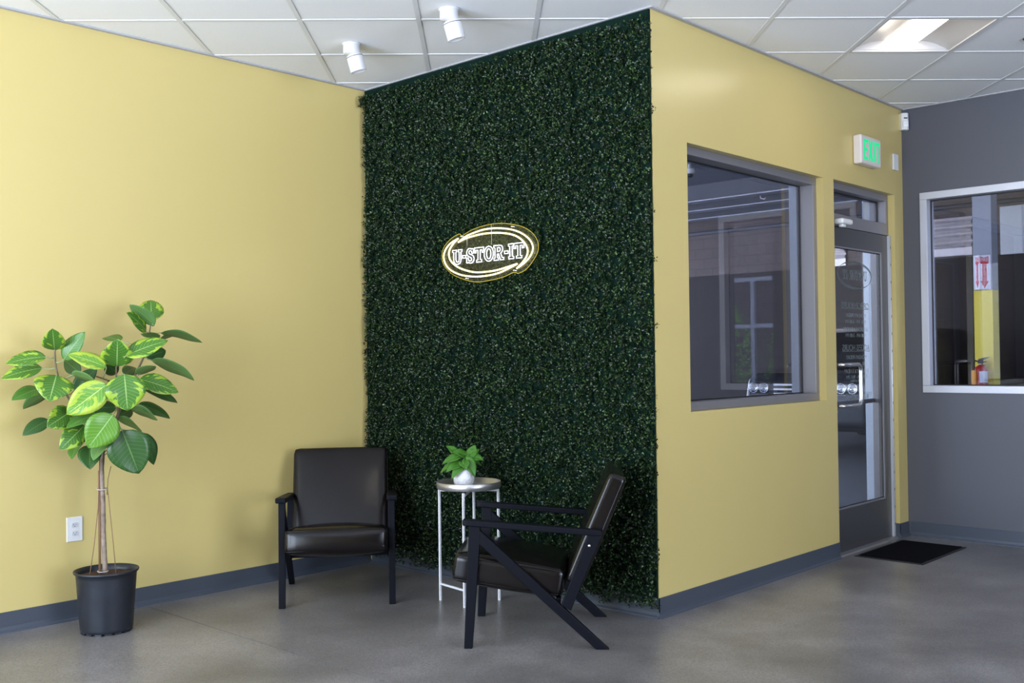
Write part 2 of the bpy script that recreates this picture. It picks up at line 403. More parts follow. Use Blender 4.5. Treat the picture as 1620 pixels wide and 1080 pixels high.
for i in range(-16, 17):
    for q in regions([gp(i-hw, -17), gp(i+hw, -17), gp(i+hw, 12), gp(i-hw, 12)]): tb.prism(q, H, H+.0125, 'z')
    for q in regions([gp(-17, i-hw), gp(-17, i+hw), gp(17, i+hw), gp(17, i-hw)]): tb.prism(q, H+.0003, H+.013, 'z')
struct(tb.build('trim_1', TEE))
# structure above the grid keeps daylight out of the plenum
m = MB()
for q in regions([(-20, -20), (20, -20), (20, 20), (-20, 20)]): m.prism(q, H+.11, H+.16, 'z')
struct(m.build('ceiling_deck', TILE))
# wall angle
m = MB(); a = .026
m.box(XL, -a, W1Y-a, W1Y, H-.004, H+.004); m.box(-a, 0, 0-a, W1Y-a, H-.004, H+.004)
m.box(0, W4X-a, -a, 0, H-.004, H+.004); m.box(W4X-a, W4X, YB, 0, H-.004, H+.004)
struct(m.build('trim_2', TRIMG))

# recessed troffers
LENS = emit('lit_lens', (1., .89, .76), 13.)
TWHITE = pbr('troffer_white', (.46, .45, .44), .35)
def troffer(i, j):
    c = gp(i+.5, j+.5); ang = math.atan2(GA.y, GA.x)
    e = empty('ceiling_light', (c[0], c[1], H), ang)
    h = .2925; m = MB()
    m.box(-h, h, -h, -h+.008, .0, .012); m.box(-h, h, h-.008, h, .0, .012); m.box(-h, -h+.008, -h+.008, h-.008, .0, .012); m.box(h-.008, h, -h+.008, h-.008, .0, .012)
    # curved side reflectors running the length, closed with end walls
    n = 10
    for sgn in (-1, 1):
        pr = []
        for k in range(n + 1):
            t = k / n; x = .2845 - (.2845 - .088) * t; z = .008 + .052 * sin(pi * min(1, t * .62) )
            pr.append((sgn * x, z))
        pr += [(sgn*.088, .075), (sgn*.2845, .075)]
        m.prism(pr, -h+.008, h-.008, 'y', 0, False)
    m.box(-h+.008, h-.008, -h+.008, -h+.012, .012, .07); m.box(-h+.008, h-.008, h-.012, h-.008, .012, .07)
    m.build('troffer_body', TWHITE, e)
    l = MB(); pr = [(-.0875, .050)] + [(-.0875 + .175*k/8, .044 - .022*sin(pi*k/8)) for k in range(9)] + [(.0875, .050)]
    l.prism(pr, -h+.013, h-.013, 'y'); l.build('light_lens', LENS, e)
    return e
for t_i, (i, j) in enumerate(TROFF):
    e = troffer(i, j)
    tag(e, 'lit square recessed ceiling light panel with a bright central strip above the right side' if t_i == 0 else 'unseen square ceiling light panel, added to warm the light in the room',
        'ceiling light', 'added unseen ceiling lights' if t_i else None)

# ------------------------------------------------------------------ window 1 (right yellow wall)
def window(n, axis, org, W, Hh, dpt, gl, face=.045, silver=ALU, pane=PANE, wall=None):
    """frame local: x along the wall, y into the wall, z up"""
    e = struct(empty('window_%d' % n, org, 0 if axis == 'x' else -pi/2))
    m = MB(); d0, d1 = dpt
    m.box(0, W, d0, d1, 0, face); m.box(0, W, d0, d1, Hh-face, Hh); m.box(0, face, d0, d1, face, Hh-face); m.box(W-face, W, d0, d1, face, Hh-face)
    m.build('window_frame', silver, e, bevel=.002)
    g = MB(); s = .007; f = face
    g.box(f, W-f, gl-.012, gl-.003, f, f+s); g.box(f, W-f, gl-.012, gl-.003, Hh-f-s, Hh-f); g.box(f, f+s, gl-.012, gl-.003, f+s, Hh-f-s); g.box(W-f-s, W-f, gl-.012, gl-.003, f+s, Hh-f-s)
    g.build('gasket', RUB, e)
    p = MB(); p.box(f+.0005, W-f-.0005, gl-.0025, gl+.0025, f+.0005, Hh-f-.0005); p.build('window_pane', pane, e)
    return e
window(1, 'x', (wx0, 0, wz0), wx1 - wx0, wz1 - wz0, (.047, .165), .148)
# window 2 in the far grey wall: local x runs towards the camera side (-Y), local y runs into the wall (+X)
window(2, 'y', (W4X, gy1, gz0), gy1 - gy0, gz1 - gz0, (-.008, .12), .072, face=.05, silver=ALUL)
# painted reveals outside the glass (outdoor side of the walls)
OUTW = pbr('outdoor_paint', (.55, .60, .66), .7)
m = MB()
for (a, z0, z1) in ((wx1, wz0, wz1), (dx1, 0, dz1)):
    m.box(a - .012, a, .168, T+.002, z0, z1)
m.box(wx0, wx1-.012, .168, T+.002, wz0, wz0+.012)
struct(m.build('trim_3', OUTW))

# ------------------------------------------------------------------ door 1
D = struct(empty('door_1', (dx0, 0, 0))); W = dx1 - dx0
dh = 2.135; tb_ = .085
m = MB()
m.box(0, .045, .047, .165, dh+tb_, dz1-.045); m.box(W-.045, W, .047, .165, dh+tb_, dz1-.045)
m.box(0, W, .047, .165, dz1-.045, dz1); m.box(0, W, .047, .165, dh+.004, dh+tb_)
m.box(0, .045, .100, .165, 0, dh+.004); m.box(W-.045, W, .100, .165, 0, dh+.004)
m.build('door_frame', ALU, D, bevel=.002)
g = MB(); a0, a1, z0, z1, gl = .045, W-.045, dh+tb_, dz1-.045, .115; s = .008
g.box(a0, a1, gl-.012, gl-.003, z0, z0+s); g.box(a0, a1, gl-.012, gl-.003, z1-s, z1); g.box(a0, a0+s, gl-.012, gl-.003, z0+s, z1-s); g.box(a1-s, a1, gl-.012, gl-.003, z0+s, z1-s)
g.build('gasket', RUB, D)
p = MB(); p.box(a0+.0005, a1-.0005, gl-.0025, gl+.0025, z0+.0005, z1-.0005); p.build('transom_pane', PANE, D)
# leaf
l0, l1 = .012, W-.018; st = .09; rt = .122; rb = .285
lf = empty('door_leaf', (0, 0, 0)); lf.parent = D
m = MB(); y0, y1 = .050, .095
m.box(l0, l0+st, y0, y1, .012, dh); m.box(l1-st, l1, y0, y1, .012, dh)
m.box(l0+st, l1-st, y0, y1, dh-rt, dh); m.box(l0+st, l1-st, y0, y1, .012, rb)
m.build('stile_and_rail', ALUD, lf, bevel=.0015)
m = MB(); s = .012; a0, a1, z0, z1 = l0+st, l1-st, rb, dh-rt
m.box(a0, a1, y0+.004, y0+.016, z0, z0+s); m.box(a0, a1, y0+.004, y0+.016, z1-s, z1); m.box(a0, a0+s, y0+.004, y0+.016, z0+s, z1-s); m.box(a1-s, a1, y0+.004, y0+.016, z0+s, z1-s)
m.build('glazing_bead', ALU, lf, bevel=.001)
m = MB(); m.box(a0+s, a1-s, y0+.012, y0+.015, z0+s, z0+s+.005); m.box(a0+s, a1-s, y0+.012, y0+.015, z1-s-.005, z1-s); m.box(a1-s-.006, a1-s, y0+.012, y0+.015, z0+s+.005, z1-s-.005)
m.build('gasket', RUB, lf)
GY = y0 + .020
m = MB(); m.box(a0+.002, a1-.002, GY-.0025, GY+.0025, z0+.002, z1-.002); m.build('door_pane', PANE2, lf)
# pull handle (room side) and push bar (outside)
hx = .31; m = MB(); zt, zb = 1.232, .965; yo = -.028
def arc_pts(c, r, a0, a1, n, ex, ez):
    return [Vector(c) + Vector(ex)*(r*cos(a0+(a1-a0)*k/n)) + Vector(ez)*(r*sin(a0+(a1-a0)*k/n)) for k in range(n+1)]
rr = .03
pts = [Vector((hx-.10, y0, zt)), Vector((hx-.10+.01, y0-.03, zt))]
pts = [Vector((.055, .048, zt)), Vector((.075, .0, zt)), Vector((.10, -.018, zt)), Vector((.16, -.022, zt)), Vector((hx-.045, -.022, zt))] 
pts += [Vector((hx-.045+.045*sin(t*pi/2/5), -.022, zt-.045+.045*cos(t*pi/2/5))) for t in range(1, 6)]
pts += [Vector((hx-.045+.045*cos(t*pi/2/5), -.022, zb+.045-.045*sin(t*pi/2/5))) for t in range(0, 6)]
pts += [Vector((.16, -.022, zb)), Vector((.10, -.018, zb)), Vector((.075, .0, zb)), Vector((.055, .048, zb))]
m.tube(pts, .0125, 14); m.build('pull_handle', STEEL, lf)
m = MB(); m.box(l0+st-.01, l1-st+.02, y1+.03, y1+.055, .955, .985)
m.box(l0+.05, l0+.08, y1, y1+.03, .955, .985); m.box(l1-.08, l1-.05, y1, y1+.03, .955, .985)
m.build('push_bar', ALU, lf, bevel=.003)
m = MB(); Mx = Matrix.Rotation(pi/2, 4, 'X')
m.lathe([(0,0),(.019,0),(.019,.012),(.015,.018),(0,.018)], (.058, y0, .93), 24, 0, True, Mx)
m.build('lock_cylinder', CHROME, lf)
# continuous hinge on the right
m = MB(); m.tube([(W-.009, .036, .012), (W-.009, .036, dh)], .0085, 12); m.box(W-.019, W-.001, .036, .05, .012, dh)
hg = m.build('hinge', pbr('hinge_aluminium', (.62, .62, .64), .35, .3), D)
m = MB()
for i in range(17):
    z = .09 + i * .122; m.box(W-.0165, W-.013, .027, .0285, z, z+.018)
m.build('hinge_bearing', RUB, hg)
m = MB(); m.prism([(.0, 0), (.012, .008), (.035, .012), (.15, .012), (.165, .008), (.18, 0)], 0, W, 'x')
m.build('threshold', ALU, D)
# lettering stuck to the outside of the glass: read from indoors it is mirrored
VIN = pbr('pale_vinyl', (.62, .70, .62), .8)
yv = GY + .0035
def V2(x, z, sc=1.): return frame((x, yv, z), (-1, 0, 0), (0, 0, 1))
cx_l, cz_l = .450, 1.834
fill_mesh(slab_text('U-STOR-IT', .37, .068), 'logo_lettering', VIN, V2(cx_l, cz_l), lf)
def crescent(rx, rz, w0, a0, a1, n=40):
    o = [(rx*cos(a0+(a1-a0)*k/n), rz*sin(a0+(a1-a0)*k/n)) for k in range(n+1)]
    i = [((rx - w0*sin(pi*k/n))*cos(a0+(a1-a0)*k/n), (rz - w0*sin(pi*k/n))*sin(a0+(a1-a0)*k/n)) for k in range(n, -1, -1)]
    return [o + i[1:-1]]
fill_mesh([crescent(.262, .097, .020, R(-152), R(42))], 'logo_ring', VIN, V2(cx_l, cz_l), lf)
fill_mesh([crescent(.262, .097, .020, R(28), R(222))], 'logo_ring', VIN, V2(cx_l, cz_l), lf)
lines = [('OFFICE HOURS', 1.575, .074), ('MONDAY-FRIDAY', 1.490, .05), ('9:30 AM - 6:00 PM', 1.425, .05), ('SATURDAY & SUNDAY', 1.350, .05), ('9:30 AM - 5:00 PM', 1.285, .05),
         ('ACCESS HOURS', 1.190, .074), ('MONDAY-FRIDAY:', 1.118, .05), ('5:00 AM - 9:00 PM', 1.060, .05), ('SATURDAY & SUNDAY:', .995, .05)]
Z0 = 1.0
def zmap(py): return 1.309 - (py - 559.5) * .00425
tl = [('OFFICE HOURS', 483, .052, .33), ('MONDAY-FRIDAY', 499, .034, .25), ('9:30 AM - 6:00 PM', 509, .03, .25), ('SATURDAY & SUNDAY', 521, .034, .30), ('9:30 AM - 5:00 PM', 531, .03, .25),
      ('ACCESS HOURS', 550, .052, .33), ('MONDAY-FRIDAY:', 565.5, .034, .25), ('5:00 AM - 9:00 PM', 576, .03, .25), ('SATURDAY & SUNDAY:', 587.5, .034, .30), ('5:00 AM - 9:00 PM', 597, .03, .25), ('7 DAYS A WEEK', 603.5, .022, .16), ('818-767-0555', 629, .04, .28)]
for txt, py, hh, ww in tl:
    o = text_mesh(txt, 1., 'lettering', VIN, Matrix.Identity(4), lf)
    xs = [v.co.x for v in o.data.vertices]; ys = [v.co.y for v in o.data.vertices]
    sx = ww * 1.25 / (max(xs) - min(xs)); sy = hh * .8 / (max(ys) - min(ys))
    o.data.transform(V2(cx_l, zmap(py) - hh/2) @ Matrix.Diagonal((sx, sy, 1, 1)))
m = MB()
for py in (489.5, 557): z = zmap(py); m.box(cx_l-.21, cx_l+.21, yv-.0003, yv+.0003, z-.002, z+.001)
m.build('underline', VIN, lf)

# ================================================================== HEDGE WALL
GREENB = pbr('dark_green_mesh', (.004, .016, .011), .9, spec=.1)
def boxleaf():
    m, n, out = nt('boxwood_leaf')
    b = n.nodes.new('ShaderNodeBsdfPrincipled'); n.links.new(b.outputs[0], out.inputs[0]); b.inputs['Roughness'].default_value = .32
    b.inputs['Specular IOR Level'].default_value = .4
    g = n.nodes.new('ShaderNodeNewGeometry'); rp = n.nodes.new('ShaderNodeValToRGB'); e = rp.color_ramp.elements
    e[0].position = 0; e[0].color = (.004, .009, .004, 1); e[1].position = 1; e[1].color = (.085, .155, .04, 1)
    q = e.new(.5); q.color = (.008, .021, .0075, 1); q = e.new(.85); q.color = (.024, .058, .016, 1)
    n.links.new(g.outputs['Random Per Island'], rp.inputs[0]); n.links.new(rp.outputs[0], b.inputs['Base Color'])
    return m
hedge = empty('artificial_hedge', (0, W1Y/2, 0))
tag(hedge, 'dark green artificial boxwood hedge panel covering the wall behind the lit oval sign', 'hedge wall')
m = MB(); m.box(-.016, -.001, -W1Y/2+.004, W1Y/2-.004, .1025, 3.043); m.build('backing_mat', GREENB, hedge)
def hedge_mesh():
    y0, y1, z0, z1 = .0, W1Y-.03, .075, 3.0
    NS = 26500; per = 7
    ys = RNG.uniform(y0, y1, NS); zs = RNG.uniform(z0, z1, NS)
    # stray sprigs over the edges
    ne = 260; ye = np.concatenate([RNG.normal(.0, .010, ne), RNG.normal(W1Y-.035, .008, ne//2)]); ze = RNG.uniform(.06, 3.0, ne + ne//2)
    ye = np.minimum(ye, W1Y-.02)
    zb = RNG.uniform(.045, .10, 240); yb = RNG.uniform(0, W1Y-.04, 240)
    tufts_z = [.27, .31, 1.02, 2.05, .86, 1.45, 2.62]; yt = []; zt_ = []
    for q in tufts_z:
        for _ in range(5): yt.append(-.012 + RNG.normal(0, .006)); zt_.append(q + RNG.normal(0, .008))
    yl = []; zl = []
    for q in (2.955, 2.975, 2.945):
        for _ in range(8): yl.append(W1Y - .05); zl.append(q + RNG.normal(0, .01))
    ys = np.concatenate([ys, ye, yb, yt, yl]); zs = np.concatenate([zs, ze, zb, zt_, zl]); n = len(ys)
    dep = .022 + .030 * RNG.random(n) + .010 * np.sin(ys * 9 + zs * 3) * np.sin(zs * 7.3)
    dep[-24:] = RNG.uniform(.05, .085, 24)
    c = np.stack([-dep, ys, zs], 1)                      # sprig centres
    c = np.repeat(c, per, 0); N = len(c)
    # leaves fan outwards from the sprig
    d = RNG.normal(0, 1, (N, 3)); d[:, 0] = -np.abs(d[:, 0]) * .8 - .15; d[:, 2] += .25; d /= np.linalg.norm(d, axis=1)[:, None]
    r = RNG.normal(0, 1, (N, 3)); r[:, 0] -= 0.9; wv = np.cross(d, r); wv /= np.linalg.norm(wv, axis=1)[:, None]
    nv = np.cross(wv, d)
    L = RNG.uniform(.0095, .0150, N)[:, None]; Wd = L * RNG.uniform(.27, .36, N)[:, None]
    o = c + d * RNG.uniform(.001, .009, N)[:, None] + RNG.normal(0, .003, (N, 3))
    f = nv * L * .10
    V = np.stack([o, o + d*L*.30 + wv*Wd*.95 + f, o + d*L*.72 + wv*Wd*.85 + f, o + d*L, o + d*L*.72 - wv*Wd*.85 + f, o + d*L*.30 - wv*Wd*.95 + f], 1).reshape(-1, 3)
    V[:, 0] = np.minimum(V[:, 0], -.006); V[:, 1] = np.minimum(V[:, 1], W1Y - .006)
    V[:, 1] -= W1Y/2
    b = np.arange(N) * 6
    F = np.stack([b, b+1, b+2, b+3, b, b+3, b+4, b+5], 1).reshape(-1)
    me = bpy.data.meshes.new('foliage'); me.vertices.add(len(V)); me.vertices.foreach_set('co', V.astype(np.float32).ravel())
    me.loops.add(len(F)); me.loops.foreach_set('vertex_index', F.astype(np.int32))
    me.polygons.add(N*2); me.polygons.foreach_set('loop_start', (np.arange(N*2)*4).astype(np.int32)); me.polygons.foreach_set('loop_total', np.full(N*2, 4, np.int32))
    me.materials.append(boxleaf()); me.update(calc_edges=True)
    ob = bpy.data.objects.new('foliage', me); COL.objects.link(ob); ob.parent = hedge; ob['kind'] = 'stuff'
hedge_mesh()

# ================================================================== NEON SIGN
NY, NZ, NX = 1.06, 1.895, -.098
sign = empty('neon_sign', (NX, NY, NZ)); tag(sign, 'lit oval neon sign with yellow rings and white U-STOR-IT letters on the hedge', 'neon sign')
def SP(p, off=0.): return Vector((off, p[0], p[1]))
YN = emit('yellow_neon', (1., .86, .40), 3.4); WN = emit('white_neon', (.93, .94, 1.), 2.6)
YE = emit('lit_acrylic_edge', (1., .80, .10), .8)
border = [(.384, .0), (.38, .038), (.355, .075), (.299, .111), (.235, .13), (.212, .118), (.15, .139), (.067, .155), (-.044, .162), (-.138, .154), (-.222, .136), (-.278, .117), (-.332, .084), (-.365, .045), (-.375, .009), (-.367, -.026), (-.329, -.073), (-.281, -.111), (-.225, -.128), (-.194, -.12), (-.126, -.138), (-.053, -.149), (.057, -.157), (.132, -.152), (.209, -.133), (.286, -.105), (.341, -.069), (.373, -.034)]
c1o = [(.236, .103), (.299, .081), (.343, .047), (.36, .004), (.341, -.042), (.294, -.08), (.208, -.111), (.102, -.126), (-.003, -.126), (-.09, -.116), (-.169, -.095), (-.226, -.076)]
c1i = [(.236, .103), (.276, .077), (.308, .044), (.315, .011), (.297, -.025), (.246, -.06), (.177, -.085), (.094, -.102), (-.003, -.104), (-.076, -.1), (-.162, -.087), (-.226, -.076)]
c2o = [(.236, .081), (.174, .109), (.097, .126), (.015, .136), (-.08, .133), (-.18, .117), (-.257, .09), (-.318, .05), (-.343, .007), (-.33, -.033), (-.288, -.07), (-.222, -.102)]
c2i = [(.236, .081), (.182, .096), (.113, .106), (.023, .112), (-.08, .107), (-.165, .094), (-.228, .073), (-.276, .04), (-.303, -.0), (-.299, -.035), (-.271, -.067), (-.222, -.102)]
def smooth(pts, closed=False, k=4):
    out = []; n = len(pts)
    for i in range(n if closed else n - 1):
        if closed: p = [pts[(i-1) % n], pts[i], pts[(i+1) % n], pts[(i+2) % n]]
        else: p = [pts[max(i-1, 0)], pts[i], pts[i+1], pts[min(i+2, n-1)]]
        p = [Vector(q) for q in p]
        for j in range(k):
            t = j / k
            out.append(.5 * ((2*p[1]) + (p[2]-p[0])*t + (2*p[0]-5*p[1]+4*p[2]-p[3])*t*t + (3*p[1]-p[0]-3*p[2]+p[3])*t**3))
    if not closed: out.append(Vector(pts[-1]))
    return out
bd = smooth(border, True, 3)
m = MB(); m.prism([(p[0], p[1]) for p in bd], -.003, .003, 'x'); m.build('acrylic_panel', ACRY, sign)
m = MB(); m.tube([SP(p) for p in bd], .0016, 6, closed=True); m.build('glowing_edge', YE, sign)
for o_, i_ in ((c1o, c1i), (c2o, c2i)):
    m = MB(); m.tube([SP(p, -.009) for p in smooth(o_)], .0042, 8); m.tube([SP(p, -.009) for p in smooth(i_)], .0045, 8)
    m.build('neon_ring', YN, sign)
for loops in slab_text('U-STOR-IT', .56, .082, .05):
    m = MB()
    for lp in loops: m.tube([Vector((-.008, -p[0] + .004, p[1] - .004)) for p in lp], .0028, 6, closed=True)
    m.build('letter', WN, sign)
for p in ((.215, .114), (-.187, .133), (.178, -.132), (-.199, -.111)):
    m = MB(); m.tube([(-.010, p[0], p[1]), (.085, p[0], p[1])], .0042, 8); m.build('standoff', CHROME, sign)
for (y, z0, z1) in ((.167, .055, .100), (-.029, .045, .160)):
    m = MB(); m.tube([(-.005, y, z0), (-.005, y, z1)], .0009, 5); m.build('wire', WHITEP, sign)

# ================================================================== ARMCHAIRS (local: x width, y front->back, z up; origin between the front feet)
def make_chair(loc, rz, label):
    e = empty('armchair', loc, rz); tag(e, label, 'chair')
    wo = .306; tk = .034
    for sg in (-1, 1):
        xa, xb = sorted((sg * wo, sg * (wo - tk)))
        m = MB(); m.prism([(-.020, 0), (.017, 0), (.058, .50), (.058, .553), (.008, .553)], xa, xb, 'x'); m.build('front_leg', BLACKW, e, bevel=.003)
        # diagonal brace that runs down to become the rear leg
        xa2, xb2 = xa + .0015, xb - .0015
        m = MB(); m.prism([(.052, .470), (.058, .530), (.632, 0), (.573, 0)], xa2, xb2, 'x'); m.build('rear_leg', BLACKW, e, bevel=.003)
        m = MB(); m.prism([(.545, .512), (.600, .505), (.463, .172), (.420, .196)], xa, xb, 'x'); m.build('back_post', BLACKW, e, bevel=.003)
        # armrest: a flat board, wider at the front, rounded nose
        ya = [(-.020, .0), (.0, .004), (.10, .004), (.40, -.002), (.604, -.006)]
        m = MB(); top = []; bot = []
        hwf = [.026, .029, .029, .025, .019]
        vs = []
        for (y, _), hw_ in zip(ya, hwf):
            zt = .581 - (y + .02) * .0795; zb_ = zt - .028
            cx = sg * (wo - tk/2 + .003)
            vs += [(cx-hw_, y, zb_), (cx+hw_, y, zb_), (cx+hw_, y, zt), (cx-hw_, y, zt)]
        fs = [(3, 2, 1, 0), (16, 17, 18, 19)]
        for i in range(4):
            for k in range(4): fs.append((i*4+k, i*4+(k+1) % 4, (i+1)*4+(k+1) % 4, (i+1)*4+k))
        m.add(vs, fs); m.build('armrest', BLACKW, e, bevel=.006, bseg=3)
        m = MB(); Mb = Matrix.Rotation(sg * pi/2, 4, 'Y')
        m.lathe([(0, .004), (.005, .003), (.007, 0)], (sg * wo, .548, .462), 16, 0, True, Mb); m.build('bolt', CHROME if False else STEEL, e)
    m = MB(); m.box(-wo+tk+.0005, wo-tk-.0005, .028, .048, .285, .325); m.build('front_rail', BLACKW, e, bevel=.002)
    m = MB(); m.box(-wo+tk+.0005, wo-tk-.0005, .395, .415, .186, .221); m.build('rear_rail', BLACKW, e, bevel=.002)
    # seat cushion, sloping down to the back
    a = math.atan2(-.075, .50)
    Ms = Matrix.Translation((0, .181, .320)) @ Matrix.Rotation(a, 4, 'X')
    m = MB(); m.rbox(.540, .505, .128, .028, Ms, puff=.028, puffy=.014); sc = m.build('seat', LEATHER, e)
    m = MB()
    def ring(hx_, hy_, z, M, r=.0035, rc=.03):
        pts = []
        for (cx, cy, a0) in ((hx_-rc, hy_-rc, 0), (-hx_+rc, hy_-rc, pi/2), (-hx_+rc, -hy_+rc, pi), (hx_-rc, -hy_+rc, 3*pi/2)):
            for k in range(6): pts.append(M @ Vector((cx + rc*cos(a0+k*pi/10), cy + rc*sin(a0+k*pi/10), z)))
        m.tube(pts, r, 6, closed=True)
    ring(.268, .2505, .052, Ms); ring(.268, .2505, -.052, Ms, .0025); m.build('piping', LEATHER, sc)
    # back cushion: leans 23 degrees; its local z points up the back, local y is its thickness
    Mb = Matrix.Translation((0, .580, .527)) @ Matrix.Rotation(-math.atan2(.207, .486), 4, 'X')
    m = MB(); m.rbox(.545, .082, .530, .020, Mb, puff=.006, puffy=.013); bc = m.build('backrest', LEATHER, e)
    m = MB()
    def ring2(hx_, hz_, y, M, r=.0028, rc=.035):
        pts = []
        for (cx, cz, a0) in ((hx_-rc, hz_-rc, 0), (-hx_+rc, hz_-rc, pi/2), (-hx_+rc, -hz_+rc, pi), (hx_-rc, -hz_+rc, 3*pi/2)):
            for k in range(6): pts.append(M @ Vector((cx + rc*cos(a0+k*pi/10), y, cz + rc*sin(a0+k*pi/10))))
        m.tube(pts, r, 6, closed=True)
    ring2(.2715, .264, -.027, Mb); ring2(.2715, .264, .027, Mb); m.build('piping', LEATHER, bc)
    return e
make_chair((-.874, 1.454, 0), math.atan2(-.639, .770), 'black leather armchair with its back to the yellow wall, facing the camera')
make_chair((-.752, .539, 0), math.atan2(-.629, -.778), 'black leather armchair seen from the side in front of the hedge')

# ================================================================== TRAY TABLE
TC = Vector((-.330, 1.005)); tt = empty('tray_table', (TC.x, TC.y, 0)); tag(tt, 'small round silver tray table on thin white legs between the two armchairs', 'side table')
TRAY = pbr('silver_tray', (.60, .58, .57), .33, .85)
m = MB(); m.lathe([(0, .604), (.168, .604), (.1735, .608), (.175, .641), (.1725, .6425), (.1705, .640), (.1685, .6115), (.165, .6085), (0, .608)], (0,0,0), 64); m.build('tray', TRAY, tt)
legs = [(-.434, 1.127), (-.468, .906), (-.229, .883), (-.195, 1.104)]
legs = [(x - TC.x, y - TC.y) for x, y in legs]; w = .0055
ang = math.atan2(legs[2][1] - legs[1][1], legs[2][0] - legs[1][0])
for (x, y) in legs:
    m = MB(); m.box(-w, w, -w, w, .006, .598); o = m.build('leg', WHITEM, tt, bevel=.001, loc=(x, y, 0)); o.rotation_euler = (0, 0, ang)
    m = MB(); m.lathe([(0,0),(.0075,0),(.0075,.006),(0,.006)], (0,0,0), 16); m.build('foot', WHITEP, o)
def bar(a, b, z0, z1, name, hw=.0055):
    d = Vector((b[0]-a[0], b[1]-a[1])); L = d.length; m = MB(); m.box(.0056, L-.0056, -hw, hw, z0, z1)
    o = m.build(name, WHITEM, tt, bevel=.001, loc=(a[0], a[1], 0)); o.rotation_euler = (0, 0, math.atan2(d.y, d.x)); return o
bar(legs[0], legs[2], .5875, .5985, 'crossbar'); bar(legs[1], legs[3], .5760, .5870, 'crossbar')
bar(legs[0], legs[1], .085, .095, 'crossbar'); bar(legs[2], legs[3], .085, .095, 'crossbar')

# ------------------------------------------------------------------ leaf geometry
PET = pbr('petiole_green', (.30, .36, .16), .45)
def leaf_obj(name, B, Tp, W, nrm, mat, parent, n=14, mcount=6, bulge=.06, fold=.12, petiole=None, shape=(.80, .74), pr=.0022, petmat=PET, heart=False):
    a = Tp - B; L = a.length; a.normalize(); nrm = (nrm - a * nrm.dot(a)).normalized(); w = a.cross(nrm).normalized()
    m = MB(); uvs = []; vs = []; fs = []
    seed = random.random() * 6
    for i in range(n + 1):
        t = i / n
        if heart: hw = W * (max(0, sin(pi * t**.55))**.75) * (1 - .15*t)
        else: hw = W * max(0, sin(pi * t**shape[0]))**shape[1] / 1.0
        hw = max(hw, .0008)
        for j in range(-mcount//2, mcount//2 + 1):
            u = j / (mcount/2)
            p = B + a*L*t + w*hw*u + nrm*(L*bulge*4*t*(1-t) + abs(u)*hw*fold + .04*W*sin(9*t + seed)*abs(u))
            if heart and t < .2: p -= a * L * .10 * abs(u) * (1 - t/.2)
            vs.append(p); uvs.append((.5 + u/2, t))
    cc = mcount + 1
    for i in range(n):
        for j in range(mcount): fs.append((i*cc+j, i*cc+j+1, (i+1)*cc+j+1, (i+1)*cc+j))
    m.add(vs, fs, 0, True); m.uv = list(uvs)
    if petiole is not None:
        k0 = len(m.v); P = petiole
        mid = (P + B) / 2 + Vector((0, 0, -.006))
        m.tube([P, mid, B, B + a*L*.08 + nrm*(L*bulge*.28 - .001)], [pr*1.15, pr, pr, pr*.5], 6, 1)
        m.uv += [(.5, .5)] * (len(m.v) - k0)
    me = bpy.data.meshes.new(name); me.from_pydata([tuple(v) for v in m.v], [], m.f); me.materials.append(mat); me.materials.append(petmat)
    me.polygons.foreach_set('material_index', m.mi); me.polygons.foreach_set('use_smooth', m.sm)
    ul = me.uv_layers.new(name='UVMap')
    for lp in me.loops: ul.data[lp.index].uv = m.uv[lp.vertex_index]
    me.update(); o = bpy.data.objects.new(name, me); COL.objects.link(o); o.parent = parent
    md = o.modifiers.new('thickness', 'SOLIDIFY'); md.thickness = .0006; md.offset = 0
    return o

# ------------------------------------------------------------------ small pot plant
PP = Vector((-.312, 1.060, .6085)); 
pp = empty('potted_plant', PP); tag(pp, 'small leafy green plant in a white textured pot on the tray table', 'plant')
m = MB(); m.lathe([(0,0),(.040,0),(.050,.005),(.0562,.022),(.0575,.055),(.0570,.088),(.0535,.104),(.0500,.108),(.0465,.104),(.0485,.085),(.0485,.07),(0,.07)], (0,0,0), 64)
potmat = pbr('white_ceramic', (.80, .79, .80), .38, bump=(75, .9, .006))
m.build('pot', potmat, pp)
m = MB(); m.lathe([(0,.088),(.0485,.086)], (0,0,0), 32); SOIL = pbr('potting_soil', (.06, .028, .016), .95, bump=(120, 1., .02), mottle=(90, .8, (.11, .055, .03))); m.build('soil', SOIL, pp)
PL = leaf_mat('pot_plant_leaf', (.060, .20, .022), (.14, .34, .035), (.13, .32, .06), .32, .95, .35)
EL = Vector((.7306, .6828, 0)).normalized(); fwd = Vector((.688, .726, 0)).normalized(); lat = Vector((.726, -.688, 0)).normalized()
sp = [  # base(lat,up) tip(lat,up) half width, depth base, depth tip ; metres relative to pot top centre
 (-.012,.050,-.098,.005,.026,-.02,-.05), (-.02,.085,-.118,.045,.024,-.01,-.02), (.0,.045,-.068,-.03,.026,-.03,-.07), (.012,.075,.058,-.022,.030,-.03,-.06),
 (.005,.09,-.06,.110,.027,.0,-.01), (.0,.085,.03,.10,.028,.01,.03), (.035,.082,.108,.060,.026,.0,-.02), (.030,.085,.088,.118,.025,.01,.03), (.038,.08,.065,.142,.025,.02,.04),
 (-.04,.10,-.095,.138,.020,.02,.05), (-.03,.06,-.13,-.012,.018,.02,.03), (.0,.06,.01,.02,.026,-.04,-.085), (.02,.07,.10,.02,.024,.04,.08), (-.02,.08,-.05,.09,.028,.03,.08)]
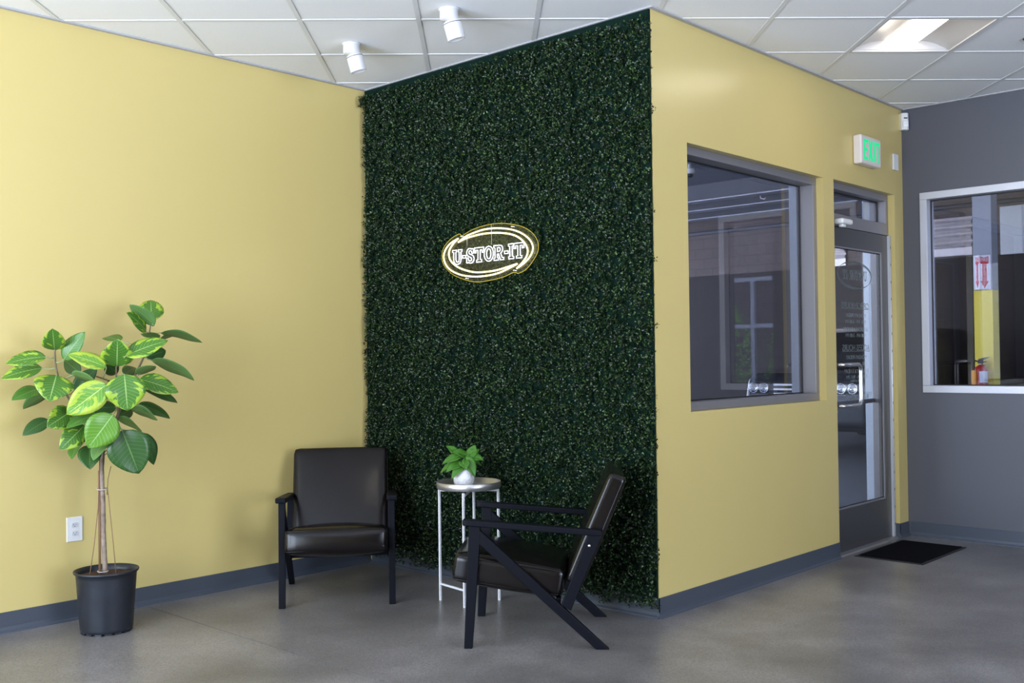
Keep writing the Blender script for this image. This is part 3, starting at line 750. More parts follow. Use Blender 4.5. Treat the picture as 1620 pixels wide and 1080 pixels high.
for (a0, b0, a1, b1, hw_, d0, d1) in sp:
    B = lat*a0 + fwd*d0 + Vector((0,0,.108+b0-.03)); Tp = lat*a1 + fwd*d1 + Vector((0,0,.108+b1-.03))
    nr = Vector((0, 0, 1)) - fwd*.75
    leaf_obj('leaf', B, Tp, hw_*1.3, nr, PL, pp, n=10, bulge=.10, fold=.18, petiole=Vector((a0*.2, 0, .09)), pr=.0013, heart=True)

# ------------------------------------------------------------------ big rubber plant
PC = Vector((-1.917, 1.920, 0)); e1 = Vector((.903, -.429, 0)); e2 = Vector((.429, .903, 0))
fp = empty('rubber_plant', PC); tag(fp, 'tall variegated rubber plant in a black nursery pot in front of the yellow wall', 'plant')
POT = pbr('black_nursery_plastic', (.013, .015, .020), .42, bump=(14, .25, .01), mottle=(9, .6, (.022, .026, .036)))
m = MB(); NP = 72
prof = [(0,.007),(.114,.007),(.1205,.010),(.1225,.024),(.139,.262),(.1395,.264),(.1405,.285),(.149,.287),(.1515,.292),(.1510,.298),(.146,.299),(.1430,.292),(.1375,.290),(.1355,.27),(.134,.25),(0,.25)]
m.lathe(prof, (0,0,0), NP)
for k in range(16):
    a = 2*pi*k/16; m.prism([(.119*cos(a-.13), .119*sin(a-.13)), (.119*cos(a+.13), .119*sin(a+.13)), (.104*cos(a+.13), .104*sin(a+.13)), (.104*cos(a-.13), .104*sin(a-.13))], 0, .009, 'z')
m.build('nursery_pot', POT, fp)
m = MB(); vs = []; n_ = 30
for i in range(9):
    r = .1345 * i / 8
    for k in range(n_): a = 2*pi*k/n_; vs.append((r*cos(a), r*sin(a), .270 + .010*(1 - i/8) + random.uniform(-.003, .004)))
m.add(vs, [(i*n_+k, i*n_+(k+1) % n_, (i+1)*n_+(k+1) % n_, (i+1)*n_+k) for i in range(8) for k in range(n_)], 0, True)
m.build('soil', SOIL, fp)
BARK = pbr('pale_bark', (.33, .25, .19), .7, bump=(60, .8, .004), mottle=(28, .9, (.14, .095, .07)))
BARKD = pbr('brown_bark', (.11, .075, .045), .7, bump=(60, .6, .003), mottle=(30, .8, (.17, .14, .08)))
def P3(l, z, d=0.): return e1*l + e2*d + Vector((0, 0, z))
BR = [[(-0.004, 0.274), (-0.012, 0.453), (-0.013, 0.607), (-0.018, 0.761), (-0.012, 0.878), (-0.0, 0.93)], [(-0.006, 0.9), (-0.049, 0.972), (-0.083, 1.017), (-0.128, 1.08), (-0.172, 1.151), (-0.214, 1.259), (-0.224, 1.351), (-0.221, 1.375)], [(-0.0, 0.93), (0.05, 1.012), (0.059, 1.083), (0.056, 1.145), (0.051, 1.223), (0.051, 1.31)], [(0.05, 1.031), (0.085, 1.123), (0.121, 1.206), (0.154, 1.275), (0.181, 1.337), (0.199, 1.409), (0.214, 1.497)], [(0.056, 1.186), (0.025, 1.214), (-0.041, 1.241)]]
m = MB(); tr = smooth([(*P3(l, z),) for l, z in BR[0]], False, 4); nn = len(tr)
m.tube(tr, [.0125 - .0035*i/nn + .0009*sin(i*2.3) for i in range(nn)], 12); m.build('trunk', BARK, fp)
dB = [None, [0, -.01, -.02, -.03, -.03, -.03, -.02, -.02], [0, -.01, -.03, -.04, -.05, -.05], [-.02, .0, .02, .03, .03, .03, .03], [-.05, -.06, -.06]]
nodes = []
for bi in range(1, 5):
    pts = smooth([(*P3(l, z, dB[bi][i]),) for i, (l, z) in enumerate(BR[bi])], False, 4); nn = len(pts)
    r0 = .0075 if bi < 4 else .005
    m = MB(); m.tube(pts, [r0 - (r0-.0032)*i/nn for i in range(nn)], 9); m.build('branch', BARKD, fp)
    nodes += pts
nodes += tr[int(len(tr)*.8):]
# stakes, ties and twigs
STK = pbr('bamboo_stake', (.24, .13, .065), .6)
m = MB(); m.tube([P3(-.030, .262, .0), P3(-.030, .78, .0)], .0062, 8); m.build('stake', STK, fp)
m = MB(); m.tube([P3(-.078, .262, -.03), P3(-.055, .42, -.02), P3(-.036, .60, -.008), P3(-.027, .86, -.004)], .0022, 6); m.build('cane', STK, fp)
m = MB(); m.tube([P3(.045, .262, -.03), P3(.032, .42, -.02), P3(.014, .62, -.010), P3(.007, .70, -.006)], .0022, 6); m.build('cane', STK, fp)
m = MB(); m.tube([P3(.005, .66, .0), P3(.010, .74, -.01), P3(.024, .80, -.012)], .002, 6); m.build('cane', STK, fp)
TIE = pbr('tie_tape', (.45, .42, .40), .5)
for z in (.29, .69):
    m = MB(); m.tube([P3(-.016 + .024*cos(a), z + .003*sin(a), .015*sin(a)) for a in [2*pi*k/14 for k in range(14)]], .003, 5, closed=True); m.build('tie', TIE, fp)
m = MB(); m.tube([P3(-.012, .86), P3(.016, .89, .01)], .002, 5); m.tube([P3(-.012, .85), P3(.022, .875, -.01)], .002, 5); m.tube([P3(-.015, .85), P3(-.035, .862, .01)], .002, 5); m.build('twig', BARKD, fp)
MV = leaf_mat('variegated_leaf', (.068, .20, .020), (.36, .52, .040), (.33, .50, .16), .34, .62, .95)
MG = leaf_mat('green_leaf', (.070, .205, .026), (.18, .38, .035), (.22, .38, .13), .32, .86, .7)
MD = leaf_mat('dark_leaf', (.036, .105, .022), (.055, .14, .026), (.12, .23, .065), .32, .95, .4)
MS = leaf_mat('leaf_underside', (.125, .26, .070), (.18, .34, .085), (.22, .36, .10), .5, .85, .6)
ML = leaf_mat('lime_leaf', (.16, .38, .045), (.44, .58, .055), (.55, .68, .22), .34, .38, .9)
MBr = leaf_mat('bright_leaf', (.125, .30, .026), (.16, .36, .03), (.35, .56, .22), .3, .9, .5)
MM = {'v': MV, 'g': MG, 'd': MD, 's': MS, 'l': ML, 'b': MBr}
LEAVES = [(-0.225, 1.369, -0.228, 1.471, 0.045, 'v', -2),
 (-0.186, 1.321, -0.088, 1.455, 0.036, 'g', -3),
 (-0.261, 1.337, -0.436, 1.307, 0.03, 'v', -4),
 (-0.28, 1.284, -0.458, 1.237, 0.031, 'v', 0),
 (-0.213, 1.251, -0.24, 1.132, 0.074, 'v', -12),
 (-0.287, 1.187, -0.406, 1.135, 0.027, 'g', 0),
 (-0.262, 1.16, -0.373, 1.083, 0.023, 's', 4),
 (-0.15, 1.078, -0.252, 1.012, 0.05, 'v', -10),
 (-0.252, 1.038, -0.361, 0.97, 0.029, 'd', -4),
 (0.01, 1.206, -0.168, 1.068, 0.06, 'l', -20),
 (0.006, 1.284, -0.163, 1.346, 0.032, 'l', -14),
 (0.053, 1.289, 0.056, 1.418, 0.065, 'v', -8),
 (0.093, 1.337, 0.286, 1.409, 0.037, 'v', -14),
 (0.085, 1.251, 0.098, 1.077, 0.079, 'v', -20),
 (0.153, 1.225, 0.336, 1.154, 0.039, 'v', -8),
 (0.176, 1.179, 0.336, 1.099, 0.022, 'd', 0),
 (0.215, 1.316, 0.422, 1.21, 0.023, 's', 4),
 (0.263, 1.454, 0.465, 1.402, 0.016, 's', 8),
 (0.243, 1.415, 0.324, 1.436, 0.012, 's', 6),
 (0.217, 1.51, 0.22, 1.624, 0.053, 'v', 4),
 (0.228, 1.487, 0.112, 1.586, 0.027, 's', -2),
 (0.192, 1.458, 0.097, 1.548, 0.026, 'v', 0),
 (0.239, 1.417, 0.17, 1.446, 0.015, 's', 0),
 (0.192, 1.332, 0.291, 1.364, 0.034, 'd', 8),
 (0.071, 1.413, -0.009, 1.432, 0.018, 'g', 4),
 (0.089, 1.244, 0.144, 1.28, 0.027, 'd', 4),
 (0.154, 1.243, 0.224, 1.287, 0.022, 's', 0),
 (-0.114, 1.256, -0.186, 1.321, 0.032, 'd', 4),
 (-0.149, 1.247, -0.039, 1.216, 0.018, 's', -4),
 (-0.142, 1.173, -0.037, 1.28, 0.034, 'd', 4),
 (-0.032, 1.143, 0.04, 1.181, 0.031, 'd', 8),
 (0.049, 1.088, -0.091, 1.08, 0.029, 'd', -2),
 (-0.032, 1.061, -0.169, 1.005, 0.023, 'g', -12),
 (-0.093, 1.009, -0.198, 0.903, 0.047, 'v', -10),
 (0.035, 1.062, -0.077, 0.908, 0.068, 'b', -20),
 (0.074, 0.984, 0.148, 0.772, 0.087, 'd', -16),
 (0.174, 0.956, 0.222, 0.796, 0.032, 'd', 0),
 (0.009, 0.943, -0.054, 0.849, 0.026, 's', -8),
 (-0.073, 0.912, -0.069, 0.802, 0.046, 'd', -6),
 (-0.106, 0.934, -0.149, 0.852, 0.019, 'g', 2),
 (0.053, 1.028, 0.166, 0.969, 0.017, 's', 2),
 (0.111, 1.081, 0.24, 1.021, 0.02, 's', 2),
 (0.15, 1.1, 0.301, 1.022, 0.022, 'd', 0),
 (0.057, 1.039, 0.127, 1.066, 0.029, 'd', 6),
 (0.042, 0.974, 0.013, 0.913, 0.026, 'g', 4),
 (0.043, 1.141, 0.118, 1.106, 0.032, 'd', 8),
 (-0.001, 1.302, 0.059, 1.253, 0.032, 'd', 4)]
for (bl, bz, tl_, tz, hw_, ty, dc) in LEAVES:
    d0 = dc / 100.
    app = sqrt((tl_-bl)**2 + (tz-bz)**2)
    Lt = max(app, .175 if ty != 'd' else .15)
    dd = sqrt(max(0, Lt*Lt - app*app)) * .85
    sgn = -1 if dc < 3 else 1
    B = P3(bl, bz, d0); Tp = P3(tl_, tz, max(-.34, min(.24, d0 + sgn*dd)))
    hw_ *= 1.17; Wt = max(hw_, .27 * (Tp - B).length)
    c = min(1., hw_ / Wt); s = sqrt(max(0, 1 - c*c))
    # width vector: in-screen perpendicular turned by the angle that gives the seen width
    ax = (Tp - B).normalized(); pscr = ax.cross(e2); pscr = pscr.normalized() if pscr.length > .05 else e1.copy()
    q = ax.cross(pscr).normalized()
    best = None
    for s2 in (s, -s):
        wv = pscr*c + q*s2; nn_ = wv.cross(ax)
        for sg in (1, -1):
            nv = nn_ * sg
            sc = nv.z * 1.0 + (-nv.dot(e2)) * (1.4 if ty != 's' else -.8)
            if best is None or sc > best[0]: best = (sc, nv)
    nv = best[1]
    near = min(nodes, key=lambda p: (p - B).length + (.03 if p.z > B.z + .05 else 0))
    if (near - B).length > .16: near = B + (near - B).normalized() * .12
    leaf_obj('leaf', B, Tp, Wt, nv, MM[ty], fp, bulge=.05, fold=.10, petiole=near)

# ================================================================== WALL AND CEILING FITTINGS
e = empty('power_outlet', (-1.927, W1Y, .46)); tag(e, 'white wall socket with two outlets on the yellow wall left of the pot', 'outlet')
m = MB(); m.box(-.041, .041, -.006, -.0002, -.062, .062); pl_ = m.build('cover_plate', WHITEP, e, bevel=.003, bseg=3)
SLOT = pbr('slot_dark', (.02, .02, .02), .6)
for z in (.021, -.021):
    m = MB(); pr = [(.0175*cos(2*pi*k/28), max(-.0125, min(.0125, .0175*sin(2*pi*k/28))) + z) for k in range(28)]
    m.prism(pr, -.0082, -.006, 'y'); s_ = m.build('receptacle', pbr('receptacle_white', (.62, .62, .64), .4), e)
    m = MB(); m.box(-.008, -.006, -.0088, -.0082, z-.001, z+.007); m.box(.005, .0065, -.0088, -.0082, z, z+.006); m.tube([(0, -.0082, z-.006), (0, -.0088, z-.006)], .0024, 10)
    m.build('slot', SLOT, s_)
# exit sign
e = empty('exit_sign', (2.43, 0, 2.655)); tag(e, 'white EXIT sign with glowing green letters above the glass door', 'exit sign')
m = MB(); m.box(-.155, .155, -.062, -.001, -.096, .096); m.build('housing', pbr('warm_white_plastic', (.72, .66, .60), .45), e, bevel=.012, bseg=4)
GE = emit('green_letters', (.03, .90, .36), .9)
def ebox(m, x0, x1, z0, z1): m.box(x0, x1, -.0645, -.062, z0, z1)
hh = .068
m = MB(); ebox(m, -.118, -.100, -hh, hh); ebox(m, -.100, -.060, hh-.02, hh); ebox(m, -.100, -.066, -.010, .010); ebox(m, -.100, -.060, -hh, -hh+.02); m.build('letter_e', GE, e)
m = MB()
for s in (1, -1): m.prism([(-.048 if s > 0 else .016, hh), (-.028 if s > 0 else -.004, hh), (.016 if s > 0 else -.048, -hh), (-.004 if s > 0 else -.028, -hh)], -.0645 - (.0004 if s > 0 else 0), -.062, 'y')
m.build('letter_x', GE, e)
m = MB(); ebox(m, .030, .048, -hh, hh); m.build('letter_i', GE, e)
m = MB(); ebox(m, .086, .104, -hh, hh-.02); ebox(m, .062, .128, hh-.02, hh); m.build('letter_t', GE, e)
# small wall plate
m = MB(); m.box(-.040, .040, -.016, -.001, -.057, .057); o = m.build('wall_sensor_plate', WHITEP, None, bevel=.003, loc=(2.945, 0, 2.655)); tag(o, 'small plain white plate on the yellow wall right of the EXIT sign', 'wall plate')
# motion detector in the corner
e = empty('motion_detector', (W4X-.001, -.001, 2.955), R(-45)); tag(e, 'white motion detector high in the corner of yellow and grey walls', 'detector')
m = MB(); m.prism([(-.032, -.028), (.032, -.028), (.026, -.062), (.012, -.072), (-.012, -.072), (-.026, -.062)], -.06, .06, 'z')
m.build('detector_body', WHITEP, e, bevel=.004); m = MB(); m.rbox(.040, .012, .045, .005, Matrix.Translation((0, -.072, -.018)), nseg=4); m.build('detector_lens', pbr('lens_plastic', (.85, .85, .86), .2), e)
m = MB(); m.box(-.012, .012, -.0745, -.0715, .018, .026); m.build('indicator', SLOT, e)
for o in e.children: o.rotation_euler = (0, 0, 0)
# sensor above the door
e = empty('door_sensor', (2.150, .047, 2.160)); tag(e, 'small round white sensor on the bar over the glass door', 'sensor')
m = MB(); m.rbox(.15, .07, .038, .016, Matrix.Translation((0, -.034, .005)), nseg=8); m.build('sensor_body', WHITEP, e); m = MB(); m.rbox(.05, .03, .02, .006, Matrix.Translation((-.02, -.036, -.022)), nseg=4); m.build('sensor_eye', WHITEP, e)
# ceiling spotlights
SPW = pbr('spot_white', (.70, .69, .68), .4)
for (x, y, lb) in ((-.694, 1.518, 'white cylindrical ceiling spotlight nearer the yellow wall, the lower of the pair'), (-.705, .725, 'white cylindrical ceiling spotlight nearer the camera, higher of the pair')):
    e = empty('ceiling_spotlight', (x, y, H)); tag(e, lb, 'spotlight')
    m = MB(); m.lathe([(0, 0), (.052, 0), (.052, -.004), (.046, -.005), (.046, -.052), (.043, -.055), (0, -.055)], (0,0,0), 40); m.build('mount', SPW, e)
    ax = Vector((.25, -.12, -1)).normalized(); M = Vector((0, 0, -1)).rotation_difference(ax).to_matrix().to_4x4()
    m = MB(); m.lathe([(0, -.048), (.030, -.050), (.0435, -.058), (.0455, -.066), (.0455, -.148), (.0435, -.150), (.040, -.148), (.036, -.120), (0, -.115)], (0,0,-.004), 40, 0, True, M); hd = m.build('lamp_head', SPW, e)
    m = MB(); m.lathe([(.0458, -.0655), (.0462, -.067), (.0458, -.0685)], (0,0,-.004), 40, 0, True, M); m.build('seam_ring', RUB, hd)
# dark round fitting in the ceiling at the right edge
m = MB(); m.lathe([(0, -.012), (.035, -.011), (.050, -.006), (.056, 0), (0, 0)], (0,0,0), 40); o = m.build('ceiling_speaker', pbr('dark_grille', (.03, .035, .045), .5), None, loc=(1.925, -1.225, H)); tag(o, 'dark round fitting set in the ceiling at the right edge of the photo', 'ceiling fitting')
# door mat
e = empty('door_mat', (2.478, -.262, 0)); tag(e, 'black rectangular door mat on the floor before the glass door', 'mat')
m = MB(); m.box(-.372, .372, -.222, .222, .0, .004); m.build('rubber_border', pbr('rubber_black', (.012, .012, .013), .5), e, bevel=.002)
m = MB()
for i in range(60):
    x = -.345 + i*.0117; m.box(x, x+.0075, -.198, .198, .004, .0085)
m.build('ribbed_carpet', pbr('mat_carpet', (.006, .0055, .007), .95, bump=(400, 1., .004), spec=.08), e)

# ================================================================== OUTDOORS (covered yard beyond the glass)
ASPH = pbr('yard_paving', (.062, .062, .068), .6, mottle=(2., .6, (.045, .045, .05)))
m = MB(); m.box(W4X+.3, 40, -40, 40, -.30, -.16); struct(m.build('ground', pbr('outdoor_ground', (.34, .33, .31), .8)))
m = MB(); m.box(W4X+.101, 14.0, -3.0, 11, -.155, -.012); m.box(.101, W4X+.101, .101, 11, -.155, -.012); struct(m.build('floor_yard', ASPH))
YX = 14.0
CMU = block_mat('block_wall', (.165, .130, .118), (.145, .115, .106), (.10, .085, .08))
CMUD = block_mat('dark_block_wall', (.050, .040, .038), (.044, .036, .034), (.034, .03, .029))
m = MB(); m.box(YX, YX+.2, -2.0, 11, 2.93, 4.6); struct(m.build('wall_yard_upper', CMU))
m = MB(); m.box(5.8, YX, -2.25, -2.01, -.16, 4.3); struct(m.build('added_shade_wall', CMU))  # added wall, keeps daylight off the column's side and the far walls
m = MB(); m.box(YX+.02, YX+.2, -2.0, 11, -.012, 2.93); struct(m.build('wall_yard_lower', CMUD))
YC = pbr('yard_soffit', (.16, .17, .20), .7); YD = pbr('yard_beam', (.085, .085, .10), .6); YDL = pbr('galvanised_edge', (.42, .43, .48), .45, .3)
m = MB(); m.box(W4X+T+.01, YX, -2.0, 11, 4.2, 4.32); m.box(T+.01, W4X+T+.01, T+.01, 11, 4.2, 4.32); m.box(T+.01, W4X+T, T+.01, T+.1, H+.12, 4.2); m.box(W4X+T+.01, W4X+T+.1, -2, T+.1, H+.12, 4.2)
struct(m.build('ceiling_yard', YC))
def beam(x, z0, z1, w=.12, mat=YD):
    e = empty('roof_beam', (x, 4.5, z0)); 
    m = MB(); m.box(-w/2, w/2, -6.5, 6.5, 0, z1-z0); m.build('beam_web', mat, e)
    m = MB(); m.box(-w, w, -6.5, 6.5, -.02, 0); m.build('beam_flange', YDL, e)
    return e
for i, (x, z0) in enumerate(((10.8, 3.93), (11.8, 3.93), (12.8, 3.93))):
    tag(beam(x, z0, 4.2), ('nearest', 'middle', 'farthest')[i] + ' of three dark steel roof beams seen through the left window', 'beam')
m = MB(); m.tube([(YX-.12, -2, 3.80), (YX-.12, 11, 3.80)], .04, 10)
for k in range(8): m.box(YX-.16, YX-.001, -1.5+k*1.6, -1.46+k*1.6, 3.79, 3.81)
tag(m.build('conduit_pipe', YD), 'dark horizontal pipe along the top of the block wall outdoors', 'pipe')
e = empty('outdoor_camera', (9.0, 5.66, 4.199)); tag(e, 'white dome camera under the outdoor ceiling at the top left of the left window', 'camera')
m = MB(); m.lathe([(0, 0), (.03, 0), (.03, -.06), (.09, -.075), (.095, -.12), (.07, -.15), (0, -.155)], (0,0,0), 28); m.build('camera_housing', WHITEP, e)
m = MB(); m.lathe([(0, -.150), (.055, -.152), (.045, -.19), (.02, -.205), (0, -.208)], (0,0,0), 24); m.build('camera_dome', CARP0, e)
m = MB(); m.tube([(11.3, 5.735, 4.2), (11.3, 5.74, 4.10), (11.3, 5.775, 4.0), (11.3, 5.76, 3.93), (11.3, 5.70, 3.91), (11.3, 5.67, 3.93)], .010, 8)
tag(m.build('hanging_wire', WHITEP), 'thin white hooked wire hanging from the outdoor ceiling behind the left window', 'wire')
# corrugated and flat metal panels on the upper wall
COR = pbr('galvanised_panel', (.72, .66, .66), .42, .25)
def corrugated(y0, y1, z0, z1, lb, flat=False):
    e = empty('metal_panel', (YX-.001, (y0+y1)/2, z0)); tag(e, lb, 'metal panel'); h = (y1-y0)/2; m = MB()
    if flat:
        m.box(-.06, -.0005, -h, h, 0, z1-z0); m.build('flat_sheet', pbr('dull_zinc', (.60, .62, .62), .5, .25), e)
        m = MB(); m.box(-.066, -.06, .165-.012, .165+.012, 0, z1-z0); m.build('seam', RUB if False else YDL, e)
    else:
        n = 48; top = []; 
        for k in range(n+1):
            z = .14 + (z1-z0-.14)*k/n; top.append((-.055 - .035*sin(k/n*2*pi*4.0), z))
        m.prism([(-.0005, 0), (-.05, 0), (-.05, .13)] + top + [(-.0005, z1-z0)], -h, h, 'y'); m.build('corrugated_sheet', COR, e)
    return e
corrugated(3.25, 4.75, 2.96, 3.62, 'corrugated pale metal panel on the upper wall seen through the right window')
corrugated(1.75, 2.79, 2.92, 3.72, 'flat dull metal panel on the upper wall at the right edge of the photo', True)
corrugated(5.52, 6.3, 2.93, 3.5, 'corrugated pale metal panel seen through the top of the door glass')
# column with fire extinguisher
CX, CY, CW = 6.30, .5325, .176
e = empty('steel_column', (CX + CW/2, CY, -.012)); tag(e, 'square column outside, grey above and bright yellow below', 'column')
m = MB(); m.box(-CW/2, CW/2, -CW/2, CW/2, 1.92, 4.21); m.build('column_shaft', pbr('column_grey', (.30, .32, .37), .6), e)
m = MB(); m.box(-CW/2, CW/2, -CW/2, CW/2, 0, 1.919); m.build('yellow_guard', pbr('safety_yellow', (.86, .68, .05), .5), e)
# fire sign: V-shaped with a white back plate
e = empty('fire_sign', (CX, CY, 1.915)); tag(e, 'white folded FIRE EXTINGUISHER sign with red down arrows on the column', 'sign')
SW = pbr('sign_white', (.82, .82, .88), .5); SR = pbr('sign_red', (.62, .02, .04), .5); h = .335
m = MB(); m.box(-.004, -.0005, -.076, .084, 0, h); m.build('back_plate', SW, e)
# fold projects towards the camera
fold = Vector((-.055, .012)); A = Vector((-.005, .066)); Bp = Vector((-.005, -.066))
for (p, q) in ((A, fold), (fold, Bp)):
    d = (q - p); L = d.length; d.normalize(); nn = Vector((-abs(d.y), 0)); nx = Vector((d.y, -d.x)); 
    if nx.x > 0: nx = -nx
    m = MB(); vs = []
    for z in (0, h):
        for pt in (p, q, q - nx*.0015, p - nx*.0015): vs.append((pt.x, pt.y, z))
    m.add(vs, [(0,1,2,3), (4,5,6,7), (0,1,5,4), (1,2,6,5), (2,3,7,6), (3,0,4,7)]); pn = m.build('sign_face', SW, e)
    mid = (p + q)/2 + nx*.0008; M = frame((mid.x, mid.y, 0), (d.x, d.y, 0), (0, 0, 1)); 
    if (d.x, d.y) and M.col[2].x > 0: M = frame((mid.x, mid.y, 0), (-d.x, -d.y, 0), (0, 0, 1))
    w_ = L * .42
    arrow = [[[(-w_, h*.96), (0, h*.92), (w_, h*.96), (w_, h*.80), (w_*1.05, h*.765), (w_*.52, h*.73), (w_*.52, h*.24), (w_*1.0, h*.24), (0, h*.03), (-w_*1.0, h*.24), (-w_*.52, h*.24), (-w_*.52, h*.73), (-w_*1.05, h*.765), (-w_, h*.80)]]]
    fill_mesh(arrow, 'red_arrow', SR, M, pn)
    M2 = M @ Matrix.Translation((0, 0, .0008))
    o = text_mesh('FIRE', .045, 'lettering', SW, Matrix.Identity(4), pn); xs = [v.co.x for v in o.data.vertices]; k = w_*1.75/(max(xs)-min(xs))
    o.data.transform(M2 @ Matrix.Translation((0, h*.81, 0)) @ Matrix.Diagonal((k, 1.15, 1, 1)))
    o = text_mesh('E\nX\nT\nI\nN\nG\nU\nI\nS\nH\nE\nR', .0165, 'lettering', SW, Matrix.Identity(4), pn); ys = [v.co.y for v in o.data.vertices]; k = h*.50/(max(ys)-min(ys))
    o.data.transform(M2 @ Matrix.Translation((0, h*.70 - max(ys)*k, 0)) @ Matrix.Diagonal((1.3, k, 1, 1)))
# fire extinguisher
e = empty('fire_extinguisher', (CX-.072, CY+.010, .78)); tag(e, 'red fire extinguisher hanging on the yellow part of the column', 'fire extinguisher')
FR = pbr('extinguisher_red', (.42, .010, .012), .25)
m = MB(); m.lathe([(0,0),(.055,0),(.060,.01),(.060,.335),(.055,.36),(.035,.385),(.018,.395),(.016,.41),(0,.41)], (0,0,0), 32); m.build('cylinder', FR, e)
m = MB()
n = 14; vs = []
for k in range(n+1):
    a = R(185) + R(95)*k/n
    for z in (.225, .335): vs.append((.0608*cos(a), .0608*sin(a), z))
m.add(vs, [(2*k, 2*k+2, 2*k+3, 2*k+1) for k in range(n)], 0, True); m.build('white_label', SW, e)
m = MB(); m.rbox(.05, .045, .14, .01, Matrix.Translation((-.052, .045, .275)), nseg=4); m.build('orange_tag', pbr('tag_orange', (.9, .36, .04), .5), e)
BK = pbr('valve_black', (.02, .02, .02), .4)
m = MB(); m.rbox(.03, .05, .035, .006, Matrix.Translation((0, 0, .425)), nseg=3); m.prism([(.03, .44), (.015, .455), (-.075, .475), (-.09, .472), (-.02, .44)], -.008, .008, 'x'); m.prism([(.02, .42), (-.06, .435), (-.06, .425), (0, .41)], -.008, .008, 'x'); m.build('valve_handle', BK, e)
m = MB(); m.tube([(0, .02, .425), (-.02, .05, .44), (-.045, .066, .42), (-.05, .068, .36), (-.04, .068, .10)], .008, 8); m.build('hose', BK, e)
m = MB(); m.lathe([(0,0),(.014,0),(.014,.008),(0,.008)], (-.015, -.0, .40), 16, 0, True); m.build('gauge', WHITEP, e)
m = MB(); m.box(.058, .0715, -.02, .02, .15, .40); m.build('wall_hook', BK, e)
# parked dark vehicle, nose towards the window
e = empty('parked_car', (8.15, 3.42, -.012)); tag(e, 'dark car parked outdoors behind the window and door glass, headlights facing in', 'car')
CARP = pbr('dark_car_paint', (.012, .014, .018), .16, .0, coat=.8); TYRE = pbr('tyre', (.012, .012, .012), .8); CG = glass('car_glass', (.10, .10, .11), 1.); 
m = MB(); m.prism([(0, .38), (-.02, .70), (.05, .98), (.25, 1.06), (1.05, 1.14), (4.5, 1.15), (4.6, .98), (4.62, .45), (4.4, .36), (.3, .30)], -.86, .86, 'y'); m.build('body', CARP, e, bevel=.07, bseg=4)
m = MB()
cab = [(1.05, 1.13), (1.85, 1.62), (2.1, 1.68), (3.9, 1.68), (4.3, 1.60), (4.5, 1.14)]
vs = [(x, -.84 + (z-1.13)*.35, z) for x, z in cab] + [(x, .84 - (z-1.13)*.35, z) for x, z in cab]; n = len(cab)
m.add(vs, [tuple(range(n)), tuple(range(2*n-1, n-1, -1))] + [(i, (i+1) % n, n+(i+1) % n, n+i) for i in range(n)]); m.build('cabin', CARP, e, bevel=.05, bseg=3)
m = MB(); m.add([(1.09, -.70, 1.20), (1.09, .70, 1.20), (1.80, .60, 1.60), (1.80, -.60, 1.60), (1.06, -.70, 1.20), (1.06, .70, 1.20), (1.77, .60, 1.615), (1.77, -.60, 1.615)], [(0,1,2,3), (4,7,6,5), (0,4,5,1), (2,6,7,3), (0,3,7,4), (1,5,6,2)]); m.build('windshield', pbr('dark_windshield', (.01, .011, .013), .05), e)
HL = pbr('headlight_lens', (.75, .78, .82), .10, .5)
for s in (-1, 1):
    m = MB(); m.rbox(.16, .34, .17, .04, Matrix.Translation((.035, s*.62, .87)), nseg=5); hd = m.build('headlight', glass('headlight_cover', (.75, .78, .82), 1.), e)
    m = MB(); Mh = Matrix.Rotation(-pi/2, 4, 'Y')
    for yy in (-.07, .08): m.lathe([(0, -.01), (.03, 0), (.055, .03), (.062, .045), (.066, .045), (.066, -.01)], (-.0, s*.62+yy, .87), 24, 0, True, Mh)
    m.build('reflector', CHROME, hd)
    for x in (.85, 3.65):
        m = MB(); Mw = Matrix.Rotation(pi/2, 4, 'X'); m.lathe([(0, -.11), (.22, -.11), (.31, -.105), (.345, -.08), (.345, .08), (.31, .105), (.22, .11), (0, .11)], (x, s*.80, .345), 32, 0, True, Mw); m.build('wheel', TYRE, e)
m = MB()
for k in range(4): m.box(-.045, -.015, -.40, .40, .72+k*.06, .745+k*.06)
m.build('grille', pbr('dull_chrome', (.30, .31, .33), .4, .8), e)
# planting and a framed glass screen outside the right window (seen mirrored in the left window)
m = MB(); m.box(13.0, 13.3, -16, -2.4, -.16, 5.5); struct(m.build('wall_outdoor', block_mat('brown_block', (.15, .115, .105), (.13, .10, .092), (.10, .08, .075))))
e = empty('glass_screen', (9.9, -4.75, -.16)); tag(e, 'white framed outdoor glazing mirrored in the left window glass', 'glazing')
m = MB()
for y in (-1.2, -.09, .62, 1.3): m.box(-.03, .03, y-.03, y+.03, 0, 2.65)
for z in (.05, 1.90, 2.62): m.box(-.028, .028, -1.2, 1.3, z-.03, z+.03)
m.build('screen_frame', WHITEM, e)
SHR = leaf_mat('shrub_leaf', (.10, .28, .03), (.20, .42, .05), (.2, .4, .1), .5, .6, .8)
def shrub(x, y, w_, h_, lb):
    n_ = 1500; m = MB()
    for _ in range(n_):
        a = random.uniform(0, 2*pi); r = sqrt(random.random()); z = random.uniform(.2, 1)
        k = sin(pi * min(1, z*.8+.1)); c = Vector((cos(a)*r*w_*k, sin(a)*r*w_*k, z*h_)); d = Vector((random.gauss(0,1), random.gauss(0,1), random.gauss(0,1)+.3)).normalized(); s_ = d.orthogonal().normalized()*.018; L = d*.08
        m.add([c, c+L*.5+s_, c+L, c+L*.5-s_], [(0,1,2,3)])
    o = empty('shrub', (x, y, -.16)); tag(o, lb, 'shrub', 'bright green shrubs outdoors'); f_ = m.build('foliage', pbr('brightened_shrub_green', (.34, .66, .07), .5), o)  # leaf green raised to stand in for sunlight; there is no sun lamp
    m = MB(); m.tube([(0, 0, 0), (.01, 0, h_*.4), (0, .02, h_*.75)], .03, 6); m.build('stem', BARKD, o)
